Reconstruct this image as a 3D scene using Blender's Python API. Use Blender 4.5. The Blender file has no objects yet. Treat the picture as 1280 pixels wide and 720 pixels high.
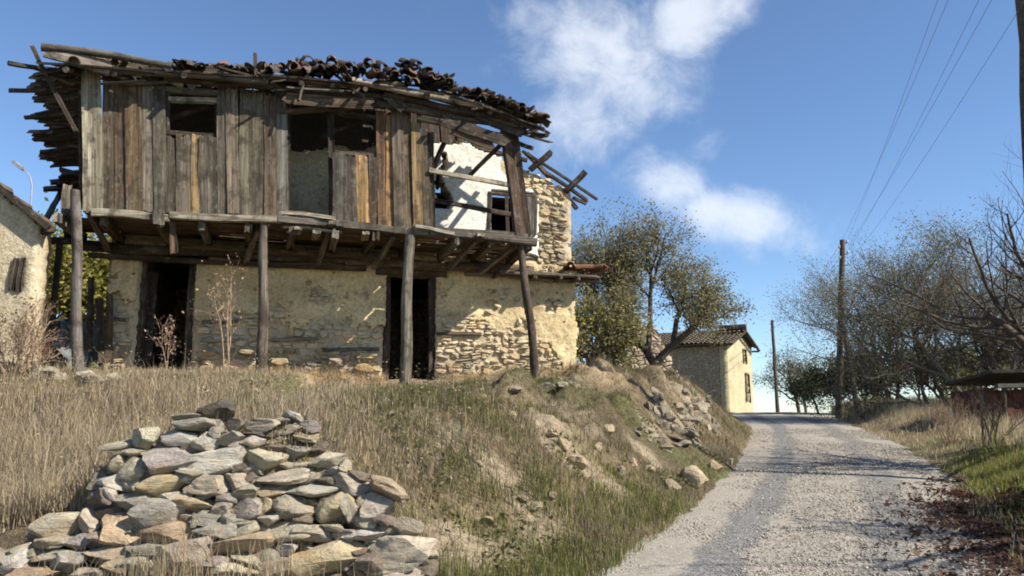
import bpy, math, random
import numpy as np
from mathutils import Vector, Matrix

R = np.random.RandomState(7)
random.seed(7)
sc = bpy.context.scene
COL = sc.collection

# ------------------------------------------------------------------ camera
F = 1000.0 / 1280.0            # focal length in picture widths
PITCH = math.atan(0.16)
EYE = Vector((0, 0, 1.6))
cam_d = bpy.data.cameras.new('camera')
cam_d.sensor_width = 36
cam_d.lens = 36 * F
cam_d.clip_end = 3000
cam = bpy.data.objects.new('camera', cam_d)
cam.location = EYE
cam.rotation_euler = (math.pi / 2 + PITCH, 0, 0)
COL.objects.link(cam)
sc.camera = cam

CP, SP = math.cos(PITCH), math.sin(PITCH)


def ray(px, py):
    """world direction (per unit of world Y) for a photograph pixel"""
    x = (px - 640) / 1000.0
    y = (360 - py) / 1000.0
    yw = CP - y * SP
    zw = SP + y * CP
    return x / yw, zw / yw


def at(px, py, Y):
    u, v = ray(px, py)
    return Vector((u * Y, Y, EYE.z + v * Y))


# ------------------------------------------------------------------ sun, sky, exposure
SUN = Vector((0.687, -0.313, 0.656)).normalized()
sun_d = bpy.data.lights.new('sun', 'SUN')
sun_d.energy = 5.0
sun_d.angle = math.radians(0.5)
sun_d.color = (1.0, 0.93, 0.82)
sun = bpy.data.objects.new('sun', sun_d)
sun.rotation_euler = SUN.to_track_quat('Z', 'Y').to_euler()
sun.location = (20, -10, 30)
COL.objects.link(sun)

sc.view_settings.view_transform = 'Standard'
sc.view_settings.look = 'None'
sc.view_settings.gamma = 1.0
sc.view_settings.use_curve_mapping = False
sc.view_settings.exposure = 0.82
sc.render.engine = 'CYCLES'
sc.cycles.use_denoising = True
sc.cycles.filter_width = 1.9
sc.cycles.max_bounces = 5
sc.cycles.transparent_max_bounces = 4
sc.cycles.diffuse_bounces = 3
sc.cycles.sample_clamp_indirect = 4


class NT:
    """small node-tree writer"""
    def __init__(self, tree):
        self.t = tree
        tree.nodes.clear()

    def n(self, kind, ins=None, **props):
        nd = self.t.nodes.new(kind)
        for k, v in props.items():
            setattr(nd, k, v)
        for k, v in (ins or {}).items():
            self.put(nd.inputs[k], v)
        return nd

    def put(self, sock, v):
        if hasattr(v, 'is_output'):
            self.t.links.new(v, sock)
        elif hasattr(v, 'outputs'):
            self.t.links.new(v.outputs[0], sock)
        else:
            if isinstance(v, (tuple, list)) and len(v) == 3 and sock.type == 'RGBA':
                v = (*v, 1)
            sock.default_value = v

    def math(self, op, a, b=None, c=None, clamp=False):
        nd = self.n('ShaderNodeMath', operation=op, use_clamp=clamp)
        self.put(nd.inputs[0], a)
        if b is not None:
            self.put(nd.inputs[1], b)
        if c is not None:
            self.put(nd.inputs[2], c)
        return nd.outputs[0]

    def noise(self, vec, scale=5, detail=4, rough=0.55, dist=0):
        nd = self.n('ShaderNodeTexNoise', {'Scale': scale, 'Detail': detail, 'Roughness': rough, 'Distortion': dist})
        if vec is not None:
            self.put(nd.inputs['Vector'], vec)
        return nd.outputs['Fac']

    def ramp(self, fac, stops):
        nd = self.n('ShaderNodeValToRGB', {'Fac': fac})
        el = nd.color_ramp.elements
        while len(el) < len(stops):
            el.new(0.5)
        for e, (p, c) in zip(el, stops):
            e.position = p
            e.color = (*c, 1) if isinstance(c, tuple) else (c, c, c, 1)
        return nd.outputs['Color']

    def mix(self, fac, a, b, mode='MIX'):
        nd = self.n('ShaderNodeMix', data_type='RGBA', blend_type=mode)
        self.put(nd.inputs[0], fac)
        self.put(nd.inputs[6], a)
        self.put(nd.inputs[7], b)
        return nd.outputs[2]

    def smooth(self, v, a, b, lo=0.0, hi=1.0):
        nd = self.n('ShaderNodeMapRange', interpolation_type='SMOOTHSTEP')
        for i, q in enumerate((v, a, b, lo, hi)):
            self.put(nd.inputs[i], q)
        return nd.outputs[0]

    def scale(self, vec, s):
        nd = self.n('ShaderNodeMapping')
        self.put(nd.inputs['Vector'], vec)
        nd.inputs['Scale'].default_value = s
        return nd.outputs[0]


world = bpy.data.worlds.new('World')
sc.world = world
world.use_nodes = True
w = NT(world.node_tree)
sky = w.n('ShaderNodeTexSky', sky_type='NISHITA', sun_disc=False)
sky.sun_elevation = math.asin(SUN.z)
sky.sun_rotation = math.atan2(SUN.x, SUN.y)
sky.altitude = 1200
sky.air_density = 1.0
sky.dust_density = 0.05
sky.ozone_density = 2.2
tc = w.n('ShaderNodeTexCoord')
dirv = tc.outputs['Generated']
sep = w.n('ShaderNodeSeparateXYZ', {0: dirv})
yy = w.math('MAXIMUM', sep.outputs['Y'], 0.05)
su = w.math('DIVIDE', sep.outputs['X'], yy)
sv = w.math('DIVIDE', sep.outputs['Z'], yy)
comb = w.n('ShaderNodeCombineXYZ', {0: su, 1: sv, 2: 0.0})
warp = w.noise(comb, 4.0, 5, 0.6)
big = w.noise(comb, 5.5, 6, 0.6, 0.4)
fine = w.noise(comb, 15.0, 8, 0.66, 0.5)
cover = 0.0
for (px, py, rx, ry, ang, amt) in [(760, 70, 90, 95, 12, 0.95), (862, 22, 85, 45, 38, 0.9), (730, 150, 70, 60, 40, 0.85),
                                   (835, 235, 60, 40, -30, 1.0), (905, 272, 105, 36, -12, 1.0), (690, 20, 120, 50, 0, 0.35),
                                   (640, 90, 130, 90, 0, 0.18), (985, 400, 60, 22, 0, 0.42), (1010, 350, 60, 18, 0, 0.2), (875, 190, 40, 26, 20, 0.4)]:
    cu, cv = ray(px, py)
    a = math.radians(ang)
    du = w.math('SUBTRACT', su, cu)
    dv = w.math('SUBTRACT', sv, cv)
    p = w.math('ADD', w.math('MULTIPLY', du, math.cos(a) * 1000 / rx), w.math('MULTIPLY', dv, math.sin(a) * 1000 / rx))
    q = w.math('ADD', w.math('MULTIPLY', du, -math.sin(a) * 1000 / ry), w.math('MULTIPLY', dv, math.cos(a) * 1000 / ry))
    r2 = w.math('ADD', w.math('MULTIPLY', p, p), w.math('MULTIPLY', q, q))
    g = w.math('MULTIPLY', w.math('EXPONENT', w.math('MULTIPLY', r2, -0.7)), amt)
    cover = w.math('MAXIMUM', cover, g)
# scattered clouds over the rest of the sky, the same kind as those in view
gen = w.noise(dirv, 3.2, 6, 0.6, 0.3)
behind = w.smooth(sep.outputs['Y'], 0.35, 0.1)
rest = w.math('MULTIPLY', w.smooth(gen, 0.55, 0.75), behind)
tex = w.math('ADD', w.math('MULTIPLY', big, 0.62), w.math('MULTIPLY', fine, 0.38))
shape = w.math('ADD', cover, w.math('MULTIPLY', w.math('SUBTRACT', tex, 0.5), 2.5))
dens = w.smooth(shape, 0.18, 1.05)
dens = w.math('MULTIPLY', dens, w.smooth(cover, 0.03, 0.3))
dens = w.math('MAXIMUM', dens, rest)
dens = w.math('MULTIPLY', dens, 0.70)
skyc = w.mix(1.0, sky.outputs[0], (0.92, 1.02, 1.12), 'MULTIPLY')
cl = w.mix(dens, skyc, (6.8, 7.1, 7.5))
bg = w.n('ShaderNodeBackground', {'Color': cl, 'Strength': 0.09})
w.n('ShaderNodeOutputWorld', {'Surface': bg})

# ------------------------------------------------------------------ numpy noise


def _hash(i, j, k):
    h = (i.astype(np.int64) * 374761393 + j.astype(np.int64) * 668265263 + k.astype(np.int64) * 2147483647) & 0x7fffffff
    h = ((h ^ (h >> 13)) * 1274126177) & 0x7fffffff
    h = h ^ (h >> 16)
    return (h & 0xffff) / 65535.0


def vnoise(p):
    p = np.asarray(p, float)
    i = np.floor(p).astype(np.int64)
    f = p - i
    f = f * f * (3 - 2 * f)
    out = 0
    for a in (0, 1):
        for b in (0, 1):
            for c in (0, 1):
                wgt = (f[:, 0] if a else 1 - f[:, 0]) * (f[:, 1] if b else 1 - f[:, 1]) * (f[:, 2] if c else 1 - f[:, 2])
                out = out + wgt * _hash(i[:, 0] + a, i[:, 1] + b, i[:, 2] + c)
    return out * 2 - 1


def fbm(p, octs=4, gain=0.5):
    p = np.asarray(p, float)
    out, amp = 0, 1.0
    for o in range(octs):
        out = out + amp * vnoise(p * (2.03 ** o) + 17.3 * o)
        amp *= gain
    return out


def fb2(x, y, sc_, octs=4, seed=0.0):
    x = np.asarray(x, float).ravel()
    y = np.asarray(y, float).ravel()
    return fbm(np.stack([x * sc_, y * sc_, np.full_like(x, seed + 3.7)], 1), octs)


def sstep(a, b, x):
    t = np.clip((np.asarray(x, float) - a) / (b - a), 0, 1)
    return t * t * (3 - 2 * t)


# ------------------------------------------------------------------ objects
WM = {}


def add(name, mesh, mat=None, parent=None, M=None, color=None, label=None, cat=None, group=None, kind=None):
    o = bpy.data.objects.new(name, mesh)
    COL.objects.link(o)
    M = M if M is not None else Matrix.Identity(4)
    WM[o.name] = M
    if parent is not None:
        o.parent = parent
        o.matrix_basis = WM[parent.name].inverted() @ M
    else:
        o.matrix_basis = M
    if mat is not None and mesh is not None and not mesh.materials:
        mesh.materials.append(mat)
    if color is not None:
        o.color = (*color, 1)
    if label:
        o['label'] = label
    if cat:
        o['category'] = cat
    if group:
        o['group'] = group
    if kind:
        o['kind'] = kind
    return o


def T(v):
    return Matrix.Translation(Vector(v))


def mesh_from(name, V, Fc, smooth=False, col=None, uv=None):
    me = bpy.data.meshes.new(name)
    V = np.asarray(V, np.float32)
    if isinstance(Fc, np.ndarray):
        n, k = Fc.shape
        me.vertices.add(len(V))
        me.vertices.foreach_set('co', V.ravel())
        me.loops.add(n * k)
        me.loops.foreach_set('vertex_index', Fc.astype(np.int32).ravel())
        me.polygons.add(n)
        me.polygons.foreach_set('loop_start', np.arange(0, n * k, k, dtype=np.int32))
        me.polygons.foreach_set('loop_total', np.full(n, k, np.int32))
        me.update(calc_edges=True)
    else:
        me.from_pydata(V.tolist(), [], Fc)
    if smooth:
        me.polygons.foreach_set('use_smooth', np.ones(len(me.polygons), bool))
    if col is not None:
        a = me.color_attributes.new('col', 'FLOAT_COLOR', 'POINT')
        c = np.ones((len(V), 4), np.float32)
        c[:, :3] = col
        a.data.foreach_set('color', c.ravel())
    if uv is not None:
        l = me.uv_layers.new(name='UVMap')
        idx = np.empty(len(me.loops), np.int32)
        me.loops.foreach_get('vertex_index', idx)
        l.data.foreach_set('uv', np.asarray(uv, np.float32)[idx].ravel())
    me.validate()
    return me


# ------------------------------------------------------------------ materials


def material(name, build, rough=0.9):
    m = bpy.data.materials.new(name)
    m.use_nodes = True
    t = NT(m.node_tree)
    out = t.n('ShaderNodeOutputMaterial')
    b = t.n('ShaderNodeBsdfPrincipled', {'Roughness': rough})
    b.inputs['Specular IOR Level'].default_value = 0.2
    t.b = b
    sh = build(t, b)
    t.put(out.inputs['Surface'], sh if sh is not None else b.outputs[0])
    return m


def bump(t, h, strength=0.4, dist=0.02):
    return t.n('ShaderNodeBump', {'Height': h, 'Strength': strength, 'Distance': dist}).outputs[0]


def m_wood(t, b):
    oc = t.n('ShaderNodeTexCoord').outputs['Object']
    inf = t.n('ShaderNodeObjectInfo')
    off = t.n('ShaderNodeVectorMath', {0: oc, 1: t.n('ShaderNodeCombineXYZ', {0: t.math('MULTIPLY', inf.outputs['Random'], 37.0), 1: t.math('MULTIPLY', inf.outputs['Random'], 11.0), 2: 0.0})}, operation='ADD').outputs[0]
    g1 = t.noise(t.scale(off, (1.2, 42, 42)), 1.0, 5, 0.65, 0.6)
    g2 = t.noise(t.scale(off, (0.7, 9, 9)), 1.0, 3, 0.5, 0.4)
    pat = t.noise(t.scale(off, (2.2, 5, 5)), 1.0, 4, 0.6)
    grain = t.ramp(g1, [(0.30, 0.30), (0.5, 0.85), (0.68, 1.35)])
    c = t.mix(1.0, inf.outputs['Color'], grain, 'MULTIPLY')
    c = t.mix(1.0, c, t.ramp(g2, [(0.32, 0.45), (0.55, 1.0), (0.75, 1.45)]), 'MULTIPLY')
    grey = t.mix(1.0, (0.17, 0.15, 0.12), grain, 'MULTIPLY')
    c = t.mix(t.smooth(pat, 0.5, 0.72, 0, 0.62), c, grey)
    dark = t.noise(off, 3.0, 4, 0.65)
    c = t.mix(t.smooth(dark, 0.50, 0.66, 0, 0.72), c, (0.034, 0.027, 0.020))
    spot = t.noise(t.scale(off, (9, 16, 16)), 1.0, 4, 0.7)
    c = t.mix(t.smooth(spot, 0.55, 0.68, 0, 0.55), c, (0.19, 0.165, 0.125))
    c = t.mix(t.smooth(t.noise(t.scale(off, (5, 11, 11)), 1.0, 4, 0.7), 0.54, 0.64, 0, 0.6), c, (0.045, 0.032, 0.022))
    t.put(b.inputs['Base Color'], c)
    t.put(b.inputs['Normal'], bump(t, t.math('ADD', g1, g2), 0.55, 0.012))


def m_stone(t, b):
    oc = t.n('ShaderNodeTexCoord').outputs['Object']
    inf = t.n('ShaderNodeObjectInfo')
    rnd = t.math('MULTIPLY', inf.outputs['Random'], 53.0)
    off = t.n('ShaderNodeVectorMath', {0: oc, 1: t.n('ShaderNodeCombineXYZ', {0: rnd, 1: rnd, 2: 0.0})}, operation='ADD').outputs[0]
    n1 = t.noise(t.scale(off, (3, 3, 4.5)), 1.0, 6, 0.66, 0.5)
    n2 = t.noise(off, 14.0, 5, 0.7)
    n3 = t.noise(off, 2.6, 4, 0.6)
    c = t.mix(1.0, inf.outputs['Color'], t.ramp(n1, [(0.28, 0.55), (0.5, 1.0), (0.75, 1.35)]), 'MULTIPLY')
    c = t.mix(t.smooth(n3, 0.52, 0.70, 0, 0.65), c, t.mix(1.0, inf.outputs['Color'], (1.15, 0.92, 0.66), 'MULTIPLY'))
    c = t.mix(t.smooth(t.noise(off, 4.1, 4, 0.6), 0.56, 0.72, 0, 0.55), c, (0.27, 0.255, 0.225))
    c = t.mix(t.smooth(n2, 0.58, 0.75, 0, 0.55), c, (0.06, 0.055, 0.045))
    t.put(b.inputs['Base Color'], c)
    t.put(b.inputs['Normal'], bump(t, t.math('ADD', t.math('MULTIPLY', n1, 1.2), t.math('MULTIPLY', n2, 0.5)), 0.9, 0.05))


def m_plaster(base, stain, crack=(0.10, 0.085, 0.06), amt=0.7, bm_=0.6):
    def f(t, b):
        oc = t.n('ShaderNodeTexCoord').outputs['Object']
        n1 = t.noise(oc, 1.3, 5, 0.62, 0.4)
        n2 = t.noise(oc, 7.0, 5, 0.65)
        n3 = t.noise(t.scale(oc, (6, 6, 1.2)), 1.0, 4, 0.6)
        c = t.mix(t.smooth(n1, 0.40, 0.68, 0, amt), base, stain)
        c = t.mix(t.smooth(n3, 0.5, 0.75, 0, amt * 0.7), c, stain)
        c = t.mix(t.smooth(n2, 0.56, 0.72, 0, 0.8), c, crack)
        n5 = t.noise(oc, 19.0, 5, 0.7)
        c = t.mix(1.0, c, t.ramp(n5, [(0.3, 0.62), (0.5, 1.0), (0.7, 1.25)]), 'MULTIPLY')
        c = t.mix(t.smooth(t.noise(t.scale(oc, (2.2, 2.2, 5.5)), 1.0, 5, 0.7), 0.55, 0.66, 0, amt * .8), c, stain)
        t.put(b.inputs['Base Color'], c)
        t.put(b.inputs['Normal'], bump(t, t.math('ADD', t.math('MULTIPLY', n2, 2.0), t.math('ADD', n5, t.noise(oc, 40, 3, 0.6))), bm_, 0.03))
    return f


def m_tile(t, b):
    oc = t.n('ShaderNodeTexCoord').outputs['Object']
    inf = t.n('ShaderNodeObjectInfo')
    n = t.noise(oc, 9, 5, 0.65)
    c = t.mix(1.0, inf.outputs['Color'], t.ramp(n, [(0.3, 0.5), (0.55, 1.0), (0.75, 1.4)]), 'MULTIPLY')
    c = t.mix(t.smooth(t.noise(oc, 5.5, 4, 0.6), 0.52, 0.7, 0, 0.7), c, (0.05, 0.048, 0.035))
    t.put(b.inputs['Base Color'], c)
    t.put(b.inputs['Normal'], bump(t, n, 0.4, 0.01))


def m_vcol(trans=0.0, var=0.0):
    def f(t, b):
        c = t.n('ShaderNodeAttribute', attribute_name='col').outputs['Color']
        t.put(b.inputs['Base Color'], c)
        if trans:
            tr = t.n('ShaderNodeBsdfTranslucent', {'Color': c})
            return t.n('ShaderNodeMixShader', {0: trans, 1: b.outputs[0], 2: tr.outputs[0]}).outputs[0]
    return f


def m_ground(t, b):
    geo = t.n('ShaderNodeNewGeometry').outputs['Position']
    c = t.n('ShaderNodeAttribute', attribute_name='col').outputs['Color']
    n1 = t.noise(geo, 9.0, 6, 0.7)
    n2 = t.noise(geo, 45.0, 4, 0.7)
    n3 = t.noise(geo, 2.0, 4, 0.6)
    c = t.mix(1.0, c, t.ramp(n1, [(0.3, 0.5), (0.5, 1.0), (0.72, 1.5)]), 'MULTIPLY')
    c = t.mix(1.0, c, t.ramp(n2, [(0.3, 0.6), (0.5, 1.0), (0.72, 1.4)]), 'MULTIPLY')
    t.put(b.inputs['Base Color'], c)
    t.put(b.inputs['Normal'], bump(t, t.math('ADD', t.math('MULTIPLY', n1, 1.5), n2), 0.8, 0.05))


def m_road(t, b):
    geo = t.n('ShaderNodeNewGeometry').outputs['Position']
    uv = t.n('ShaderNodeTexCoord').outputs['UV']
    sp = t.n('ShaderNodeSeparateXYZ', {0: uv})
    u = sp.outputs[0]
    wob = t.math('MULTIPLY', t.math('SUBTRACT', t.noise(geo, 0.45, 4, 0.6), 0.5), 0.9)
    u2 = t.math('ADD', u, wob)
    vor = t.n('ShaderNodeTexVoronoi', {'Vector': geo, 'Scale': 75.0, 'Randomness': 1.0})
    peb = vor.outputs['Color']
    pebv = t.n('ShaderNodeSeparateColor', {0: peb}).outputs[0]
    big_ = t.noise(geo, 1.6, 5, 0.65)
    mid = t.noise(geo, 7.0, 5, 0.7)
    stonec = t.ramp(pebv, [(0.0, (0.20, 0.175, 0.14)), (0.35, (0.28, 0.25, 0.205)), (0.7, (0.335, 0.30, 0.25)), (1.0, (0.42, 0.385, 0.33))])
    tarc = t.ramp(pebv, [(0.0, (0.06, 0.06, 0.062)), (0.6, (0.13, 0.13, 0.13)), (1.0, (0.33, 0.32, 0.30))])
    # wheel tracks worn down to the dark binder
    def band(c0, wd):
        d = t.math('ABSOLUTE', t.math('SUBTRACT', u2, c0))
        return t.smooth(d, wd, wd * 0.25)
    tr = t.math('MAXIMUM', t.math('MULTIPLY', band(0.85, 0.42), 1.0), t.math('MULTIPLY', band(2.45, 0.5), 0.72))
    sel = t.math('ADD', t.math('MULTIPLY', tr, 0.80), t.math('MULTIPLY', t.math('SUBTRACT', mid, 0.5), 1.5))
    sel = t.math('ADD', sel, t.math('MULTIPLY', t.math('SUBTRACT', big_, 0.5), 0.9))
    fac = t.smooth(sel, 0.22, 0.62, 0, 0.85)
    c = t.mix(fac, stonec, tarc)
    t.put(b.inputs['Base Color'], c)
    h = t.math('ADD', t.math('MULTIPLY', vor.outputs['Distance'], -1.2), t.math('MULTIPLY', mid, 0.6))
    t.put(b.inputs['Normal'], bump(t, h, 0.45, 0.015))


def m_flat(c, rough=0.8, var=0.35, sc_=14, metal=0.0):
    def f(t, b):
        oc = t.n('ShaderNodeTexCoord').outputs['Object']
        n = t.noise(oc, sc_, 5, 0.65)
        t.put(b.inputs['Base Color'], t.mix(1.0, c, t.ramp(n, [(0.3, 1 - var), (0.7, 1 + var)]), 'MULTIPLY'))
        t.put(b.inputs['Normal'], bump(t, n, 0.3, 0.01))
        b.inputs['Metallic'].default_value = metal
        b.inputs['Roughness'].default_value = rough
    return f


def m_masonry(c1, c2, joint, scale=(5, 5, 9)):
    """far walls whose stones are too small to tell apart"""
    def f(t, b):
        oc = t.n('ShaderNodeTexCoord').outputs['Object']
        v = t.n('ShaderNodeTexVoronoi', {'Vector': t.scale(oc, scale), 'Scale': 1.0}, feature='DISTANCE_TO_EDGE')
        vc = t.n('ShaderNodeTexVoronoi', {'Vector': t.scale(oc, scale), 'Scale': 1.0})
        r = t.n('ShaderNodeSeparateColor', {0: vc.outputs['Color']}).outputs[0]
        c = t.mix(r, c1, c2)
        n = t.noise(oc, 8, 5, 0.65)
        c = t.mix(1.0, c, t.ramp(n, [(0.3, 0.65), (0.7, 1.25)]), 'MULTIPLY')
        c = t.mix(t.smooth(v.outputs['Distance'], 0.12, 0.02), c, joint)
        t.put(b.inputs['Base Color'], c)
        t.put(b.inputs['Normal'], bump(t, t.smooth(v.outputs['Distance'], 0.0, 0.2), 0.7, 0.05))
    return f


def m_bark(c):
    def f(t, b):
        geo = t.n('ShaderNodeNewGeometry').outputs['Position']
        n = t.noise(geo, 18, 5, 0.7)
        t.put(b.inputs['Base Color'], t.mix(1.0, c, t.ramp(n, [(0.3, 0.5), (0.7, 1.5)]), 'MULTIPLY'))
        t.put(b.inputs['Normal'], bump(t, n, 0.6, 0.02))
    return f


MAT = {
    'wood': material('weathered_wood', m_wood),
    'stone': material('field_stone', m_stone),
    'plaster': material('lime_plaster', m_plaster((0.66, 0.53, 0.305), (0.44, 0.33, 0.18), (0.21, 0.15, 0.085))),
    'white': material('white_plaster', m_plaster((0.74, 0.72, 0.64), (0.58, 0.56, 0.48), (0.50, 0.47, 0.40), 0.4, 0.2)),
    'mortar': material('mud_mortar', m_plaster((0.52, 0.43, 0.28), (0.36, 0.285, 0.18), (0.16, 0.12, 0.08))),
    'tile': material('clay_tile', m_tile),
    'ground': material('hill_soil', m_ground),
    'road': material('gravel_road', m_road),
    'grass': material('grass_blades', m_vcol(0.35)),
    'leaf': material('leaf', m_vcol(0.35)),
    'pebble': material('pebble', m_vcol(0.0)),
    'bark': material('bark_dark', m_bark((0.085, 0.068, 0.052))),
    'bark_grey': material('bark_grey', m_bark((0.115, 0.10, 0.08))),
    'stalk': material('dry_stalk', m_bark((0.30, 0.21, 0.14))),
    'pole': material('creosote_pole', m_flat((0.085, 0.062, 0.045), 0.85, 0.5, 9)),
    'metal': material('galvanised_metal', m_flat((0.30, 0.31, 0.32), 0.6, 0.15, 10, 0.3)),
    'wire': material('cable', m_flat((0.16, 0.16, 0.17), 0.6, 0.1)),
    'glaze': material('porcelain', m_flat((0.5, 0.48, 0.44), 0.3, 0.1)),
    'yellow_wall': material('yellow_plaster', m_plaster((0.52, 0.45, 0.28), (0.38, 0.32, 0.20), (0.24, 0.19, 0.13), 0.7)),
    'cream_wall': material('cream_plaster', m_plaster((0.54, 0.46, 0.31), (0.38, 0.31, 0.20), (0.22, 0.17, 0.11))),
    'masonry': material('rubble_masonry', m_masonry((0.38, 0.30, 0.19), (0.50, 0.41, 0.28), (0.26, 0.20, 0.13))),
    'pink_masonry': material('ruin_masonry', m_masonry((0.30, 0.23, 0.165), (0.46, 0.38, 0.28), (0.13, 0.105, 0.08), (4, 4, 6))),
    'rust': material('rusty_sheet', m_flat((0.085, 0.035, 0.024), 0.9, 0.7, 5)),
    'sheet': material('blue_grey_sheet', m_flat((0.13, 0.145, 0.14), 0.8, 0.6, 9)),
    'dark': material('dark_interior', m_flat((0.05, 0.045, 0.04), 0.95, 0.3)),  # near-black colour carries the shade of unlit interiors
}

# ------------------------------------------------------------------ terrain
# house frame: along the facade u, outwards n, base height
O = Vector((-6.66, 13.0, 2.15))
UH = Vector((0.960, 0.279, 0)).normalized()
NH = Vector((UH.y, -UH.x, 0))
DF = 1.4                         # the gallery stands this far out of the wall


def P(s, d, z):
    return O + UH * s + NH * d + Vector((0, 0, z))


def on_plane(px, py, d):
    """s, z of a pixel's ray on the plane at offset d"""
    u, v = ray(px, py)
    dr = Vector((u, 1, v))
    base = O + NH * d
    k = (base - EYE).dot(NH) / dr.dot(NH)
    q = EYE + dr * k
    rel = q - base
    return rel.dot(UH), q.z - O.z


XLY = np.array([-60, -10, 0, 6.5, 10, 13.9, 18, 24.6, 30, 35, 42, 60, 120, 300])
XLX = np.array([-29, -6.6, -2.1, 0.62, 2.15, 3.72, 5.15, 7.3, 8.4, 9.3, 11.6, 20, 55, 160])
XRX = np.array([-25, -3.0, 1.4, 4.1, 5.6, 7.3, 8.75, 10.6, 12.2, 13.9, 16.4, 25, 60, 166])


def road_l(Y):
    return np.interp(Y, XLY, XLX)


def road_r(Y):
    return np.interp(Y, XLY, XRX)


def road_z(Y):
    Y = np.asarray(Y, float)
    up = 0.0488 * Y
    t = np.clip(Y - 33.0, 0, 400)
    return up - np.where(t < 18, 0.0045 * t * t, 0.0045 * 324 + (t - 18) * 0.115)


CX = np.array([-14, -9, -5.5, -4.16, -3.77, -3.3, -2.95, -2.5, -1.56, -1.25, -0.7, -0.2, 1.0])
CZ = np.array([0.85, 0.80, 0.62, 0.62, 0.78, 0.90, 1.22, 1.42, 1.42, 1.08, 0.62, 0.55, 0.5])


def terrain(X, Y):
    X = np.asarray(X, float)
    Y = np.asarray(Y, float)
    sh = X.shape
    X = X.ravel()
    Y = Y.ravel()
    rz = road_z(Y)
    xl, xr = road_l(Y), road_r(Y)
    # left: terrace that carries the house, falling towards the camera
    crest = np.interp(X, CX, CZ)
    yf = np.clip(11.3 + (X + 6.27) * 0.29, 10.3, 13.3)
    k = sstep(0, 1, (Y - 6.4) / (yf - 6.4))
    k = 0.55 * k + 0.45 * np.clip((Y - 6.4) / (yf - 6.4), 0, 1)
    plat = np.interp(Y, [11, 16, 20, 26, 40, 60, 150], [2.15, 2.25, 2.5, 2.25, 2.15, 1.2, -6])
    plat = plat + sstep(-6.5, -11, X) * sstep(12, 17, Y) * 1.3 + sstep(-4.6, -6.6, X) * sstep(10.8, 13, Y) * 0.12
    k2 = sstep(6.5, 9.3, Y) * .85 + .15 * np.clip((Y - 6.5) / 6, 0, 1)
    m2 = sstep(-2.6, -0.9, X)
    k = k * (1 - m2) + k2 * m2
    lim = np.where(Y < 13.5, 1.55 + 0.031 * Y + np.clip(Y - 10.5, 0, 3) * .05, 9.)
    plat = np.where(X > -3.2, np.minimum(plat, lim), plat)
    pz = crest + (plat - crest) * k
    wall_front = 0.12 + 0.04 * Y
    drop = sstep(6.28, 6.02, Y) * sstep(-0.35, -0.75, X)
    pz = pz * (1 - drop) + np.minimum(wall_front, pz) * drop
    drop2 = sstep(6.4, 4.2, Y) * (1 - sstep(-0.35, -0.75, X))
    pz = pz * (1 - drop2) + np.minimum(wall_front + 0.1, pz) * drop2
    pz = np.where(Y < 0, np.minimum(pz, 0.4 + 0.03 * Y), pz)
    e = xl - X
    W = np.interp(Y, [0, 6, 9, 13, 17, 22, 28, 40], [2.2, 1.9, 2.5, 2.4, 1.7, 1.8, 3.0, 3.0])
    t = np.clip(e / W, 0, 1)
    prof = 0.5 * sstep(0, 1, t) + 0.5 * t ** 0.8
    left = rz + 0.02 + (pz - rz) * prof
    # right: a low verge, then falling away to the sheds and trees
    f = X - xr
    verge = 0.30 * sstep(0.1, 1.6, f) - 0.55 * sstep(2.2, 6.5, f) * sstep(6, 12, Y) * sstep(34, 22, Y)
    right = rz + verge
    right = right - sstep(10, 90, f) * 5
    z = np.where(X < xl, left, right)
    side = np.maximum(xl - X, X - xr)
    rough = fb2(X, Y, 0.9, 4, 1.0) * 0.10 + fb2(X, Y, 3.1, 3, 5.0) * 0.045
    out = sstep(-0.05, 0.9, side)
    steep = sstep(0.4, 1.6, e) * sstep(5.2, 2.2, e) * sstep(8, 11, Y) * sstep(26, 20, Y)
    rough = rough + (np.abs(fb2(X, Y, 1.7, 4, 9.0)) - .2) * 0.34 * steep + fb2(X, Y, 0.7, 2, 19.0) * .12 * steep
    z = z + rough * out
    edge = side + fb2(X, Y, 2.2, 3, 2.0) * 0.14
    z = np.where(edge < 0.0, rz - 0.03 + np.clip(edge + 0.12, 0, 0.12) * 0.35, z + 0.012)
    return z.reshape(sh)


def tz(x, y):
    return float(terrain(np.array([x]), np.array([y]))[0])


def axis(fine0, fine1, step, lo, hi):
    a = list(np.arange(fine0, fine1, step))
    x, s = fine1, step
    while x < hi:
        a.append(x)
        s *= 1.18
        x += s
    a.append(hi)
    x, s = fine0, step
    pre = []
    while x > lo:
        s *= 1.18
        x -= s
        pre.append(max(x, lo))
    return np.array(pre[::-1] + a)


gx = axis(-8.5, 12.5, 0.085, -320, 360)
gy = axis(4.5, 24, 0.085, -120, 700)
GX, GY = np.meshgrid(gx, gy)
GZ = terrain(GX, GY)


PATCH = []


def bare(X, Y):
    """0..1 where the bank is scraped down to pale soil"""
    X = np.asarray(X, float).ravel()
    Y = np.asarray(Y, float).ravel()
    n = fb2(X, Y, 1.3, 4, 23.0)
    b_ = np.zeros_like(X)
    for (cx, cy, r) in PATCH:
        b_ = np.maximum(b_, np.exp(-((X - cx) ** 2 + (Y - cy) ** 2) / (r * .75) ** 2))
    e = road_l(Y) - X
    gen_ = .7 * sstep(0.4, 0.85, n) * sstep(0.15, 0.6, e) * sstep(3.2, 1.5, e) * sstep(7, 8.5, Y) * sstep(26, 22, Y)
    return np.clip(np.maximum(sstep(.25, .75, b_ + n * .35) * (b_ > .05), gen_), 0, 1)


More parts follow.
